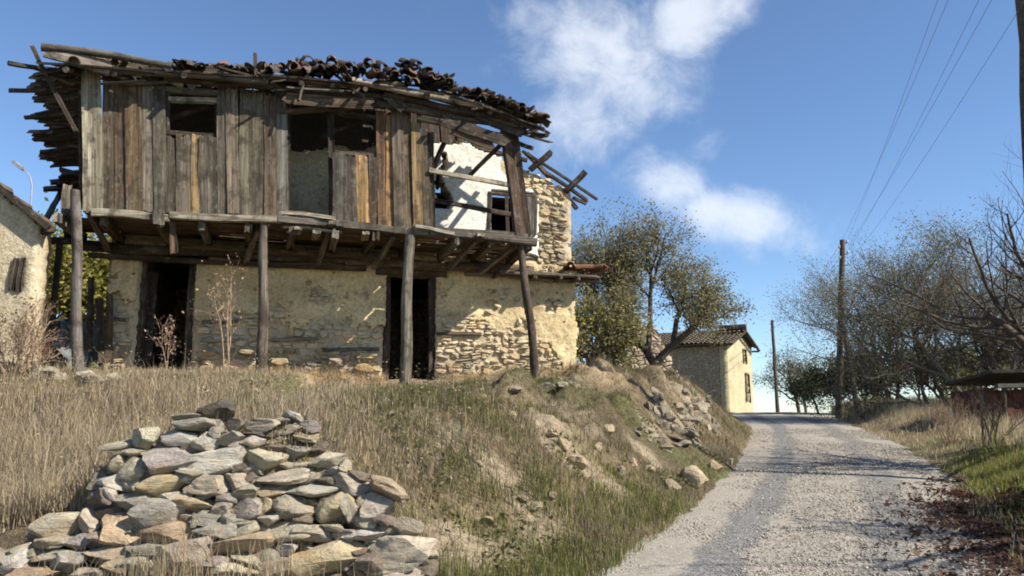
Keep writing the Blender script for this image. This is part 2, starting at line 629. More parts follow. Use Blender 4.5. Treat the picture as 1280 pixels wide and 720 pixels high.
def hit(px, py):
    """where a pixel's ray meets the ground"""
    u, v = ray(px, py)
    Y = np.arange(5.0, 45, .04)
    g = terrain(u * Y, Y)
    z = EYE.z + v * Y
    i = np.argmax(z < g)
    return float(Y[i]) if z[i] < g[i] else 20.0


for (px, py, r) in [(700, 555, .45), (720, 580, .5), (742, 598, .4), (655, 635, .5), (672, 655, .5), (600, 690, .5), (575, 680, .4), (835, 510, .7), (850, 535, .7), (875, 520, .7), (690, 535, .4), (760, 610, .4), (800, 560, .4), (630, 600, .35)]:
    y_ = hit(px, py)
    PATCH.append((ray(px, py)[0] * y_, y_, r))


def ground_tone(X, Y):
    """colour of the soil and thatch: straw, dun soil, green patches"""
    X = X.ravel()
    Y = Y.ravel()
    n = fb2(X, Y, 0.8, 4, 3.0)
    n2 = fb2(X, Y, 0.35, 3, 6.0)
    straw = np.array([0.20, 0.155, 0.09])
    soil = np.array([0.115, 0.085, 0.055])
    green = np.array([0.095, 0.105, 0.035])
    rock = np.array([0.27, 0.22, 0.15])
    k = sstep(-0.4, 0.5, n)[:, None]
    c = straw * k + soil * (1 - k)
    g = sstep(0.05, 0.55, n2)[:, None] * 0.6
    e = road_l(Y) - X
    near = np.exp(-((Y - 11.2 - (X + 4) * 0.25) / 0.7) ** 2) * sstep(-5, -3.5, X) * 0.8
    g = np.maximum(g, near[:, None])
    c = c * (1 - g) + green * g
    r = (sstep(0.2, 0.6, fb2(X, Y, 1.1, 3, 12.0)) * sstep(0.2, 0.9, e) * sstep(4.0, 2.0, e) * sstep(7, 9, Y))[:, None]
    c = c * (1 - r) + rock * r
    rx, ry_ = X - O.x, Y - O.y
    sd = rx * UH.x + ry_ * UH.y
    dd = rx * NH.x + ry_ * NH.y
    k = (sstep(-.6, .2, sd) * sstep(9.2, 8.2, sd) * sstep(2.1, 1.4, dd) * sstep(-1, 0, dd) * (.75 + .25 * n))[:, None]
    c = c * (1 - k) + np.array([0.37, 0.275, 0.165]) * k
    k = bare(X, Y)[:, None]
    c = c * (1 - k) + np.array([0.30, 0.24, 0.16]) * k
    return c


nx, ny = len(gx), len(gy)
ii = np.arange((ny - 1) * (nx - 1))
r0 = (ii // (nx - 1)) * nx + ii % (nx - 1)
GF = np.stack([r0, r0 + 1, r0 + 1 + nx, r0 + nx], 1)
gm = mesh_from('ground', np.stack([GX.ravel(), GY.ravel(), GZ.ravel()], 1), GF, True, ground_tone(GX, GY))
add('ground', gm, MAT['ground'], kind='structure')

# road sheet
ry = np.concatenate([np.arange(-60, 2, 2.0), np.arange(2, 40, 0.12), np.arange(40, 290, 4.0)])
rt = np.linspace(-0.08, 1.08, 60)
RY, RT = np.meshgrid(ry, rt, indexing='ij')
RX = road_l(RY) + (road_r(RY) - road_l(RY)) * RT
RZ = road_z(RY) + 0.03 * (1 - (2 * RT - 1) ** 2)
rn = (fb2(RX, RY, 0.8, 3, 8.0) * 0.014 + fb2(RX, RY, 5.0, 3, 4.0) * 0.007).reshape(RZ.shape)
RZ = RZ + rn
RUV = np.stack([((RX - road_l(RY))).ravel(), RY.ravel()], 1)
k = np.arange((len(ry) - 1) * (len(rt) - 1))
q0 = (k // (len(rt) - 1)) * len(rt) + k % (len(rt) - 1)
RF = np.stack([q0, q0 + len(rt), q0 + len(rt) + 1, q0 + 1], 1)
rm = mesh_from('road', np.stack([RX.ravel(), RY.ravel(), RZ.ravel()], 1), RF, True, None, RUV)
add('road', rm, MAT['road'], kind='structure')

# ------------------------------------------------------------------ shape makers


def plank_mesh(L, wd, th, nseg=7, rag=0.02, warp=0.01, cols=3, taper=0.0, rag0=1.0):
    """a sawn board or beam, long axis X, uneven edges and split ends"""
    xs = np.linspace(-0.5, 0.5, nseg + 1)
    V = []
    e0 = R.uniform(0, 1, cols + 1) * rag * (0.25 if cols == 4 else 1)
    e1 = R.uniform(0, 1, cols + 1) * rag
    ph = R.uniform(0, 6.28, 4)
    for i, x in enumerate(xs):
        b0 = math.sin(x * 3.1 + ph[0]) * warp
        b1 = math.sin(x * 4.3 + ph[1]) * warp * 0.8
        wl = wd * (1 + R.uniform(-0.05, 0.05)) * (1 - taper * (x + 0.5))
        for f in (0, 1):
            for c in range(cols + 1):
                xx = x * L
                if i == 0:
                    xx += e0[c]
                if i == nseg:
                    xx -= e1[c]
                yy_ = (c / cols - 0.5) * wl + b0
                cup = 0.12 * th * math.sin(c * 2.1 + ph[2])
                zz = (f - 0.5) * th + b1 + cup + R.uniform(-0.04, 0.04) * th
                V.append((xx, yy_, zz))
    Fc = []
    m = cols + 1
    for i in range(nseg):
        a, b_ = i * 2 * m, (i + 1) * 2 * m
        for c in range(cols):
            Fc.append((a + c, a + c + 1, b_ + c + 1, b_ + c))
            Fc.append((a + m + c, b_ + m + c, b_ + m + c + 1, a + m + c + 1))
        Fc.append((a, b_, b_ + m, a + m))
        Fc.append((a + cols, a + m + cols, b_ + m + cols, b_ + cols))
    for c in range(cols):
        Fc.append((c, m + c, m + c + 1, c + 1))
        q = nseg * 2 * m
        Fc.append((q + c, q + c + 1, q + m + c + 1, q + m + c))
    return mesh_from('plank', np.array(V)[:, [0, 1, 2]], [tuple(reversed(f)) for f in Fc])


def frame_mat(p0, p1, up=Vector((0, 0, 1))):
    """matrix at the middle of p0-p1, X along it, Z nearest to up"""
    x = (Vector(p1) - Vector(p0)).normalized()
    z = up - x * up.dot(x)
    if z.length < 1e-4:
        z = Vector((0, 1, 0)) - x * x.y
    z.normalize()
    y = z.cross(x)
    M = Matrix((x, y, z)).transposed().to_4x4()
    M.translation = (Vector(p0) + Vector(p1)) / 2
    return M


GREY = (0.165, 0.145, 0.115)
BROWN = (0.115, 0.078, 0.050)
DARK = (0.062, 0.046, 0.034)
PALE = (0.30, 0.26, 0.195)
ORANGE = (0.36, 0.215, 0.10)


def jit(c, a=0.18):
    k_ = 1 + R.uniform(-a, a)
    return tuple(max(0.0, v * k_ * (1 + R.uniform(-0.03, 0.03))) for v in c)


def beam(name, parent, p0, p1, wd, th, color=GREY, up=Vector((0, 0, 1)), rag=0.03, warp=0.012, nseg=7, cols=3, taper=0.0, mat='wood', **kw):
    L = (Vector(p1) - Vector(p0)).length
    return add(name, plank_mesh(L, wd, th, nseg, rag, warp, cols, taper), MAT[mat], parent, frame_mat(p0, p1, up), jit(color), **kw)


def tube_arrays(pts, rad, sides=7):
    pts = np.asarray(pts, float)
    n = len(pts)
    d = np.gradient(pts, axis=0)
    d /= np.linalg.norm(d, axis=1)[:, None] + 1e-9
    ref = np.array([0.31, 0.83, 0.46])
    a = np.cross(d, ref)
    ln = np.linalg.norm(a, axis=1)
    a[ln < 1e-3] = np.cross(d[ln < 1e-3], [1, 0, 0])
    a /= np.linalg.norm(a, axis=1)[:, None]
    b_ = np.cross(d, a)
    th = np.arange(sides) * 2 * np.pi / sides
    V = pts[:, None, :] + (a[:, None, :] * np.cos(th)[None, :, None] + b_[:, None, :] * np.sin(th)[None, :, None]) * np.asarray(rad)[:, None, None]
    i = np.arange(n - 1)[:, None] * sides
    j = np.arange(sides)[None, :]
    j2 = (j + 1) % sides
    Fq = np.stack([(i + j).ravel(), (i + j2).ravel(), (i + sides + j2).ravel(), (i + sides + j).ravel()], 1)
    return V.reshape(-1, 3), Fq


def log_mesh(L, r0, r1, wob=0.02, nseg=10, sides=9):
    x = np.linspace(-0.5, 0.5, nseg + 1) * L
    ph = R.uniform(0, 6.28, 2)
    pts = np.stack([x, np.sin(x * 2.3 + ph[0]) * wob, np.sin(x * 3.1 + ph[1]) * wob], 1)
    rad = np.linspace(r0, r1, nseg + 1) * (1 + R.uniform(-0.06, 0.06, nseg + 1))
    V, Fq = tube_arrays(pts, rad, sides)
    V = V + fbm(V * 14 + R.uniform(0, 50), 2)[:, None] * 0.007
    Fc = [tuple(f) for f in Fq.tolist()]
    Fc.append(tuple(range(sides - 1, -1, -1)))
    Fc.append(tuple(nseg * sides + np.arange(sides)))
    me = mesh_from('log', V, Fc, True)
    me.set_sharp_from_angle(angle=math.radians(50))
    return me


def log(name, parent, p0, p1, r0, r1=None, color=GREY, wob=0.02, mat='wood', **kw):
    r1 = r1 if r1 is not None else r0
    L = (Vector(p1) - Vector(p0)).length
    return add(name, log_mesh(L, r0, r1, wob), MAT[mat], parent, frame_mat(p0, p1), jit(color), **kw)


def ico(sub):
    import bmesh
    bm = bmesh.new()
    bmesh.ops.create_icosphere(bm, subdivisions=sub, radius=1)
    V = np.array([v.co[:] for v in bm.verts])
    Fc = np.array([[v.index for v in f.verts] for f in bm.faces])
    bm.free()
    return V, Fc


ICO = {i: ico(i) for i in (1, 2, 3, 4)}


def rock_mesh(seed, sub=3, planes=9, rough=0.10, block=0.55):
    rr = np.random.RandomState(seed)
    V, Fc = ICO[sub]
    V = V.copy()
    # towards a block
    p = 2 + 3 * block
    V = V / (np.sum(np.abs(V) ** p, axis=1) ** (1 / p))[:, None]
    for i in range(planes):
        nrm = rr.normal(size=3)
        nrm /= np.linalg.norm(nrm)
        dd = rr.uniform(0.50, 0.86)
        over = V @ nrm - dd
        V = V - np.clip(over, 0, None)[:, None] * nrm
    V = V * (1 + rough * fbm(V * 2.2 + seed, 4)[:, None])
    V = V + 0.035 * fbm(V * 6 + seed * 1.7, 3)[:, None] * V
    lay = vnoise(np.stack([V[:, 0] * .8 + seed, V[:, 1] * .8, V[:, 2] * 4 + V[:, 0] * 1.0], 1))
    V[:, :2] *= (1 + 0.035 * np.sign(lay) * np.abs(lay) ** .5)[:, None]
    V = V - (V.max(0) + V.min(0)) / 2
    V = V / (V.max(0) - V.min(0))          # unit box
    me = mesh_from('rock', V, Fc, True)
    me.set_sharp_from_angle(angle=math.radians(28))
    return me


ROCKS = [rock_mesh(100 + i, 4 if i < 10 else 3, 10 + i % 7, 0.06, 0.3 + 0.5 * ((i * 37) % 10) / 10) for i in range(18)]
for m_ in ROCKS:
    m_.materials.append(MAT['stone'])


def block_mesh(seed):
    """small squared wall stone, few faces"""
    rr = np.random.RandomState(seed)
    n = 3
    g = np.linspace(-1, 1, n)
    V, idx = [], {}
    Fc = []

    def vid(p_):
        k_ = tuple(np.round(p_, 3))
        if k_ not in idx:
            idx[k_] = len(V)
            V.append(p_)
        return idx[k_]
    for ax in range(3):
        for sgn in (-1, 1):
            for i in range(n - 1):
                for j in range(n - 1):
                    q = []
                    for (a, b_) in ((i, j), (i + 1, j), (i + 1, j + 1), (i, j + 1)):
                        p_ = [0, 0, 0]
                        p_[ax] = sgn
                        p_[(ax + 1) % 3] = g[a]
                        p_[(ax + 2) % 3] = g[b_]
                        q.append(vid(p_))
                    Fc.append(tuple(q if sgn > 0 else q[::-1]))
    V = np.array(V, float)
    pw = rr.uniform(2.6, 4.5)
    V = V / (np.sum(np.abs(V) ** pw, axis=1) ** (1 / pw))[:, None]
    V = V + rr.uniform(-0.24, 0.24, V.shape)
    V = V - (V.max(0) + V.min(0)) / 2
    V = V / (V.max(0) - V.min(0))
    return mesh_from('block', V, Fc, False)


BLOCKS = [block_mesh(i) for i in range(14)]
for m_ in BLOCKS:
    m_.materials.append(MAT['stone'])


def sheet_wall(keep, s0, s1, z0, z1, cell, d0, thick, frame, disp=0.02, seed=0, jitter=0.3):
    """a wall skin in the (s,z) plane with any outline and holes: front at d0, back at d0-thick"""
    ns = int(round((s1 - s0) / cell))
    nz = int(round((z1 - z0) / cell))
    S = np.linspace(s0, s1, ns + 1)
    Z = np.linspace(z0, z1, nz + 1)
    cs, cz = np.meshgrid((S[:-1] + S[1:]) / 2, (Z[:-1] + Z[1:]) / 2)
    K = keep(cs.ravel(), cz.ravel()).reshape(nz, ns)
    Sg, Zg = np.meshgrid(S, Z)
    rr = np.random.RandomState(seed)
    Sj = Sg + rr.uniform(-1, 1, Sg.shape) * cell * jitter
    Zj = Zg + rr.uniform(-1, 1, Sg.shape) * cell * jitter
    D = d0 + (fb2(Sg, Zg, 1.6, 4, seed) * disp).reshape(Sg.shape) + (fb2(Sg, Zg, 9.0, 2, seed) * disp * 0.25).reshape(Sg.shape)

    def w3(D_):
        return np.stack([frame[0].x + frame[1].x * Sj + frame[2].x * D_,
                         frame[0].y + frame[1].y * Sj + frame[2].y * D_,
                         frame[0].z + Zj], -1).reshape(-1, 3)
    Vf = w3(D)
    Vb = w3(np.full_like(D, d0 - thick))
    N = len(Vf)
    kk = np.argwhere(K)
    a = kk[:, 0] * (ns + 1) + kk[:, 1]
    Ff = np.stack([a, a + 1, a + ns + 2, a + ns + 1], 1)
    Fb = Ff[:, ::-1] + N
    Kp = np.zeros((nz + 2, ns + 2), bool)
    Kp[1:-1, 1:-1] = K
    sides = []
    for (dz, ds, c0, c1) in ((-1, 0, (0, 0), (0, 1)), (1, 0, (1, 1), (1, 0)), (0, -1, (1, 0), (0, 0)), (0, 1, (0, 1), (1, 1))):
        nb = Kp[1 + dz:nz + 1 + dz, 1 + ds:ns + 1 + ds]
        b_ = np.argwhere(K & ~nb)
        if len(b_) == 0:
            continue
        v0 = (b_[:, 0] + c0[0]) * (ns + 1) + b_[:, 1] + c0[1]
        v1 = (b_[:, 0] + c1[0]) * (ns + 1) + b_[:, 1] + c1[1]
        sides.append(np.stack([v1, v0, v0 + N, v1 + N], 1))
    Fa = np.concatenate([Ff, Fb] + sides)
    V = np.concatenate([Vf, Vb])
    used = np.unique(Fa)
    rem = np.full(len(V), -1)
    rem[used] = np.arange(len(used))
    return mesh_from('wall', V[used], rem[Fa])


def box_mesh(x, y, z, jitter=0.0):
    V = np.array([(a * x / 2, b_ * y / 2, c * z / 2) for a in (-1, 1) for b_ in (-1, 1) for c in (-1, 1)])
    if jitter:
        V = V + R.uniform(-jitter, jitter, V.shape)
    Fc = [(0, 1, 3, 2), (4, 6, 7, 5), (0, 4, 5, 1), (2, 3, 7, 6), (0, 2, 6, 4), (1, 5, 7, 3)]
    return mesh_from('box', V, Fc)


def tile_mesh(L=0.42, r0=0.10, r1=0.078, th=0.016, seed=0):
    rr = np.random.RandomState(seed)
    V = []
    n = 6
    for i, x in enumerate((-0.5, 0.0, 0.5)):
        for f in (0, 1):
            r = (r0 + (r1 - r0) * (x + 0.5)) - f * th
            for j in range(n + 1):
                a = math.pi * j / n
                jx = x * L + (rr.uniform(-0.03, 0.02) if i != 1 else 0)
                V.append((jx, math.cos(a) * r, math.sin(a) * r))
    m = n + 1
    Fc = []
    for i in range(2):
        a, b_ = i * 2 * m, (i + 1) * 2 * m
        for j in range(n):
            Fc.append((a + j, a + j + 1, b_ + j + 1, b_ + j)[::-1])
            Fc.append((a + m + j, b_ + m + j, b_ + m + j + 1, a + m + j + 1)[::-1])
        Fc.append((a, b_, b_ + m, a + m)[::-1])
        Fc.append((a + n, a + m + n, b_ + m + n, b_ + n)[::-1])
    for q, fl in ((0, 1), (4 * m, -1)):
        for j in range(n):
            Fc.append((q + j, q + m + j, q + m + j + 1, q + j + 1)[::-fl])
    return mesh_from('tile', np.array(V), Fc)


TILES = [tile_mesh(seed=i) for i in range(5)]
for m_ in TILES:
    m_.materials.append(MAT['tile'])

# ------------------------------------------------------------------ the ruined house
house = add('abandoned_house', None, M=T(O), label='large ruined two-storey house with timber gallery and collapsing roof on stone ground floor', cat='house')
HF = (O, UH, NH)


def hp(px, py, d):
    s, z = on_plane(px, py, d)
    return P(s, d, z)


FLOOR = 2.47                    # top of the gallery floor above the terrace


def in_rect(s, z, r):
    return (s > r[0]) & (s < r[1]) & (z > r[2]) & (z < r[3])


def rect_px(x0, x1, y0, y1, d=0.0):
    a = on_plane(x0, y1, d)
    b_ = on_plane(x1, y0, d)
    return (a[0], b_[0], a[1], b_[1])


DOOR1 = rect_px(164, 246, 322, 470)
DOOR2 = rect_px(479, 546, 346, 490)
DOOR1 = (DOOR1[0], DOOR1[1], -0.6, DOOR1[3])
DOOR2 = (DOOR2[0], DOOR2[1], -0.6, DOOR2[3])
WIN = rect_px(613, 668, 241, 292)
LW = 8.22                       # length of the wall


def wall_noise(s, z, seed, sc_=1.6):
    return fb2(s, z, sc_, 4, seed)


def lower_keep(s, z):
    k_ = ~(in_rect(s, z, DOOR1) | in_rect(s, z, DOOR2))
    return k_ & (s > 0.02 + 0.02 * wall_noise(s, z, 1.0, 4)) & (s < LW + 0.03 * wall_noise(s, z, 2.0, 4))


def lower_edge(s):
    """height of the plaster's broken lower edge"""
    return np.interp(s, [0, 0.5, 1.6, 1.75, 2.6, 3.6, 4.4, 5.0, 5.9, 6.2, 6.8, 7.3, 7.6, 7.9, 8.3],
                     [1.3, 1.2, 1.1, 1.22, 1.2, 1.12, 1.05, 1.15, 1.38, 1.18, 1.0, 0.9, 0.7, 0.45, 0.3])


def lower_plaster(s, z):
    e = lower_edge(s) + 0.20 * wall_noise(s, z, 4.0, 2.2) + 0.08 * wall_noise(s, z, 9.0, 7)
    holes = ((wall_noise(s, z, 14.0, 2.6) > 0.60) | (wall_noise(s, z, 44.0, 5.0) > 0.80)) & (z < 1.8)
    return lower_keep(s, z) & (z > e) & ~holes


def stones_on(parent, keep, expose, s0, s1, z0, z1, d, hs, ws, tone, budget, dep=0.14):
    """rubble masonry: uneven courses, some cells split into two thin stones; past the budget one joined mesh"""
    n = 0
    z = z0
    extra = []
    B = Matrix((UH, -NH, Vector((0, 0, 1)))).transposed().to_4x4()
    while z < z1:
        h = R.uniform(*hs)
        s = s0 + R.uniform(-0.1, 0.05)
        while s < s1:
            w_ = R.uniform(*ws) * (1.0 if R.rand() > 0.2 else 1.6)
            cells = [(z + h / 2, h)]
            q = R.rand()
            if q < 0.3:
                f = R.uniform(.35, .65)
                cells = [(z + h * f / 2, h * f), (z + h * (f + (1 - f) / 2), h * (1 - f))]
            elif q < 0.42:
                cells = [(z + h * .65, h * 1.3)]
            for cz, hh in cells:
                cz += R.uniform(-.015, .015)
                cs = s + w_ / 2 + R.uniform(-.02, .02)
                a1, a2 = np.array([cs, cs - w_ * .38, cs + w_ * .38]), np.array([cz, cz, cz])
                if R.rand() > .05 and keep(a1, a2).all() and expose(np.array([cs]), np.array([cz]))[0]:
                    M = T(P(cs, d + R.uniform(-0.03, 0.022), cz)) @ B @ Matrix.Rotation(R.normal() * .10, 4, 'Y') @ Matrix.Rotation(R.normal() * .1, 4, 'Z') @ Matrix.Diagonal((w_ * R.uniform(.92, 1.06), dep, hh * R.uniform(.9, 1.08), 1))
                    me = BLOCKS[R.randint(len(BLOCKS))]
                    c = jit(tone[R.randint(len(tone))], 0.18)
                    if n < budget:
                        add('stone', me, None, parent, M, c)
                        n += 1
                    else:
                        extra.append((me, M))
            s += w_
        z += h
    if extra:
        Vs, Fs, o_ = [], [], 0
        for me, M in extra:
            Vs += [(M @ v.co)[:] for v in me.vertices]
            Fs += [tuple(i + o_ for i in p_.vertices) for p_ in me.polygons]
            o_ += len(me.vertices)
        add('small_stones', mesh_from('small_stones', Vs, Fs), MAT['stone'], parent, None, tone[0], kind='stuff')
    return n


core = sheet_wall(lower_keep, 0, LW + .06, -0.7, 2.42, 0.08, -0.045, 0.5, HF, 0.02, 3, 0.2)
lower = add('lower_wall', core, MAT['mortar'], house)
add('plaster_coat', sheet_wall(lower_plaster, 0, LW + .05, -0.3, 2.36, 0.028, 0.0, 0.06, HF, 0.045, 5, 0.35), MAT['plaster'], lower)
CREAMS = [(0.52, 0.43, 0.29), (0.45, 0.36, 0.24), (0.58, 0.49, 0.34), (0.41, 0.32, 0.21), (0.50, 0.385, 0.24), (0.40, 0.35, 0.27), (0.56, 0.45, 0.28)]
BUFF = [(0.24, 0.20, 0.15), (0.20, 0.165, 0.12), (0.29, 0.24, 0.17), (0.17, 0.145, 0.115)]


def ex_low(s, z):
    return ~lower_plaster(s, z)


c1 = stones_on(lower, lower_keep, lambda s, z: ex_low(s, z), 0.05, LW, -0.12, 1.75, -0.05, (0.075, 0.15), (0.10, 0.26), CREAMS, 235)
# timber laces let into the wall
for (x0, x1, y, c) in [(250, 296, 426, PALE), (545, 602, 417, BROWN), (340, 398, 424, GREY), (250, 300, 402, GREY), (400, 476, 437, GREY), (128, 160, 400, GREY)]:
    a, b_ = on_plane(x0, y, 0), on_plane(x1, y, 0)
    beam('timber_lace', lower, P(a[0], 0.01, a[1]), P(b_[0], 0.012, b_[1]), 0.09, 0.05, c, rag=0.05)
# a few stones that jut out of the left part of the wall
for (px, py, w_, h_, c) in [(278, 399, .3, .1, (0.5, .45, .36)), (262, 441, .24, .11, (.45, .37, .24)), (310, 440, .3, .1, (.42, .35, .23)), (458, 445, .36, .12, (.5, .42, .25)), (455, 460, .34, .17, (.42, .30, .15)), (350, 452, .3, .12, (.44, .36, .22)), (420, 452, .28, .16, (.40, .33, .25))]:
    s_, z_ = on_plane(px, py, 0.05)
    M = T(P(s_, 0.03, z_)) @ Matrix((UH, -NH, Vector((0, 0, 1)))).transposed().to_4x4() @ Matrix.Diagonal((w_, 0.22, h_, 1))
    add('stone', BLOCKS[R.randint(14)], None, lower, M, c)


def upper_top(s):
    return np.interp(s, [0, 3, 4.5, 5.3, 5.9, 6.5, 7.0, 7.4, 7.8, 8.3], [4.15, 4.2, 4.35, 4.55, 4.55, 4.45, 4.25, 4.12, 3.95, 3.85])


s_hole, z_hole = on_plane(552, 225, 0)


def jag(s, z):
    zz = (z - (z_hole - 0.55)) / 1.1
    return (np.abs(s - s_hole - 0.05 * np.sin(zz * 9)) < 0.10 + 0.06 * np.sin(zz * 5 + 1)) & (zz > 0) & (zz < 1)


def upper_keep(s, z):
    return ~(in_rect(s, z, WIN) | jag(s, z)) & (z < upper_top(s) + 0.07 * wall_noise(s, z, 6.0, 3)) & (s < 8.13 + 0.04 * wall_noise(s, z, 2.0, 4))


S_PIER = on_plane(672, 260, 0)[0]


def upper_plaster(s, z):
    lim = S_PIER + 0.05 * wall_noise(s, z, 8.0, 3) + 0.25 * sstep(3.4, 4.1, z) * 0
    lost = (s > 6.7) & (z > upper_top(s) - 0.30 + 0.15 * wall_noise(s, z, 11., 4))
    return upper_keep(s, z) & (s < lim) & ~lost


upper = add('upper_wall', sheet_wall(upper_keep, 0, LW, 2.42, 4.9, 0.07, -0.04, 0.45, HF, 0.02, 13, 0.2), MAT['mortar'], house)
add('plaster_coat', sheet_wall(lambda s, z: upper_plaster(s, z) & (s > 5.25), 5.2, LW, 2.44, 4.9, 0.03, 0.0, 0.05, HF, 0.015, 15, 0.3), MAT['white'], upper)
add('plaster_coat', sheet_wall(lambda s, z: upper_plaster(s, z) & (s <= 5.25), 0, 5.28, 2.44, 4.9, 0.04, 0.0, 0.05, HF, 0.02, 16, 0.3), MAT['cream_wall'], upper)
c2 = stones_on(upper, upper_keep, lambda s, z: ~upper_plaster(s, z), S_PIER - 0.3, LW, 2.15, 4.3, -0.045, (0.07, 0.13), (0.09, 0.24), CREAMS, 60)
# window: frame, hanging shutter
for (a, b_) in (((612, 240), (612, 293)), ((669, 246), (669, 295)), ((610, 240), (671, 247)), ((634, 243), (634, 292))):
    beam('window_frame', upper, hp(*a, 0.02), hp(*b_, 0.02), 0.06, 0.05, DARK, NH)
sh = beam('shutter', upper, hp(661, 246, 0.05), hp(662, 296, 0.05), 0.19, 0.035, (0.14, 0.135, 0.125), NH)
# side and back walls, inner floor: the shell behind the openings
for (nm, a, b_, z0, z1, th) in [('side_wall', (0.25, -0.5), (0.25, -4.8), -0.6, 3.9, 0.45), ('side_wall', (LW - .28, -0.5), (LW - .28, -4.8), -0.6, 3.9, 0.45), ('back_wall', (0.02, -5.0), (LW - .05, -5.0), -0.6, 4.2, 0.4)]:
    p0, p1 = P(a[0], a[1], (z0 + z1) / 2), P(b_[0], b_[1], (z0 + z1) / 2)
    add(nm, box_mesh((p1 - p0).length, th, z1 - z0), MAT['masonry'], house, frame_mat(p0, p1))
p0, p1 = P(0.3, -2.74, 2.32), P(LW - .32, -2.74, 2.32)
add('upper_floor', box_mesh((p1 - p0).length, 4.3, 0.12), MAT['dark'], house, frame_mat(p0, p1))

p0, p1 = P(4.9, -2.72, 3.72), P(LW - .3, -2.72, 3.72)  # unseen ceiling added so the room behind the window stays dark
add('added_ceiling', box_mesh((p1 - p0).length, 4.3, 0.06), MAT['dark'], house, frame_mat(p0, p1))
for i in range(22):      # boards added behind the white wall, blocking sky so the gap stays dark
    s_ = 4.2 + i * .135
    top = 5.6 - max(0, s_ - 6.0) * .95
    beam('roof_board', house, P(s_, -.62, 3.8), P(s_ + R.uniform(-.12, .12), -.75 - R.uniform(0, .1), top + R.uniform(-.15, .08)), .17, .03, DARK, NH, rag=.1)
for i in range(7):       # boarded left end of the gallery
    d_ = .15 + i * .19
    beam('end_board', house, P(0.03, d_, 2.5), P(0.03 + R.uniform(-.02, .02), d_, 4.5), .185, .03, GREY, UH, rag=.1)
# doorways: heavy posts and lintels
for (D, c) in ((DOOR1, DARK), (DOOR2, BROWN)):
    for s_ in (D[0] + 0.05, D[1] - 0.05):
        beam('door_post', house, P(s_, -0.12, -0.5), P(s_ + R.uniform(-.02, .02), -0.16, D[3] - 0.02), 0.10, 0.12, DARK, UH)
    beam('door_lintel', house, P(D[0] - 0.2, -0.05, D[3] + 0.05), P(D[1] + 0.2, -0.05, D[3] + 0.05), 0.16, 0.13, c)
a = on_plane(170, 380, -0.1)
beam('door_leaf', house, P(DOOR1[0] + 0.10, -0.42, -0.2), P(DOOR1[0] + 0.12, -0.42, 1.9), 0.3, 0.05, DARK, (UH + NH).normalized())
# planks leaning on the corner beside the left doorway
for (x0, y0, x1, y1, wd, c) in [(125, 372, 128, 455, .12, DARK), (137, 368, 135, 452, .10, BROWN), (113, 345, 112, 440, .09, DARK)]:
    beam('leaning_plank', house, hp(x1, y1, 0.12), hp(x0, y0, 0.06), wd, 0.03, c, NH)

# ---- gallery floor
s_end = 7.02
for i in range(9):
    d = 0.09 + i * 0.165
    s = -0.75 + R.uniform(0, .2) if d < 1.0 else -0.12
    while s < s_end:
        L = R.uniform(2.2, 3.6)
        e = min(s + L, s_end + R.uniform(-0.05, 0.04))
        beam('floor_plank', house, P(s, d, FLOOR - 0.02), P(e - 0.01, d, FLOOR - 0.02 + R.uniform(-.008, .008)), R.uniform(0.125, 0.16), 0.03, BROWN, rag=0.04, warp=0.006)
        s = e
        if e > s_end - 0.3:
            break
for i in range(12):
    s = -0.45 + i * 0.665 + R.uniform(-.05, .05)
    beam('joist', house, P(s, 0.02, FLOOR - 0.13), P(s + R.uniform(-.03, .03), 1.5 + R.uniform(-.05, .06), FLOOR - 0.125), 0.11, 0.14, BROWN if i % 3 else GREY, rag=0.05)
log('wall_plate', house, P(-0.5, 0.17, FLOOR - 0.29), P(3.9, 0.17, FLOOR - 0.29), 0.09, 0.08, DARK)
log('wall_plate', house, P(3.8, 0.19, FLOOR - 0.30), P(7.3, 0.17, FLOOR - 0.30), 0.09, 0.085, BROWN)
for i in range(5):
    d = 0.16 + i * .02
    z = FLOOR - 0.36 - 0.0 * i
beam('corbel_board', house, P(-0.3, 0.10, FLOOR - 0.43), P(4.2, 0.10, FLOOR - 0.44), 0.20, 0.06, DARK)
beam('corbel_board', house, P(1.1, 0.33, FLOOR - 0.235), P(4.6, 0.33, FLOOR - 0.235), 0.18, 0.05, BROWN)
# front edge of the gallery floor
for (x0, y0, x1, y1, wd, th, c, d) in [(112, 266, 214, 271, .10, .10, PALE, 1.50), (210, 269, 352, 276, .12, .10, PALE, 1.49), (346, 273, 440, 282, .10, .09, GREY, 1.50), (425, 282, 545, 291, .10, .10, GREY, 1.48),
                                       (535, 290, 672, 303, .12, .12, (.13, .11, .085), 1.5), (350, 266, 420, 272, .06, .05, PALE, 1.53), (352, 284, 430, 290, .05, .04, PALE, 1.42), (545, 285, 665, 297, .07, .06, GREY, 1.42),
                                       (515, 283, 570, 291, .08, .05, PALE, 1.56)]:
    beam('edge_beam', house, hp(x0, y0, d), hp(x1, y1, d), wd, th, c, rag=0.06, warp=0.02)
for (px, py) in [(395, 291), (415, 279), (372, 285), (458, 292), (600, 294)]:
    a = hp(px, py, 1.56)
    beam('plank_stub', house, a - NH * 0.4, a + NH * 0.06, 0.12, 0.05, PALE)
beam('hanging_plank', house, hp(199, 262, 1.58), hp(199, 282, 1.58), 0.16, 0.03, GREY, NH)
beam('hanging_plank', house, hp(217, 276, 1.38), hp(217, 318, 1.3), 0.10, 0.08, BROWN, NH)
beam('hanging_plank', house, hp(86, 230, 1.3), hp(80, 268, 1.25), 0.12, 0.03, PALE, NH)
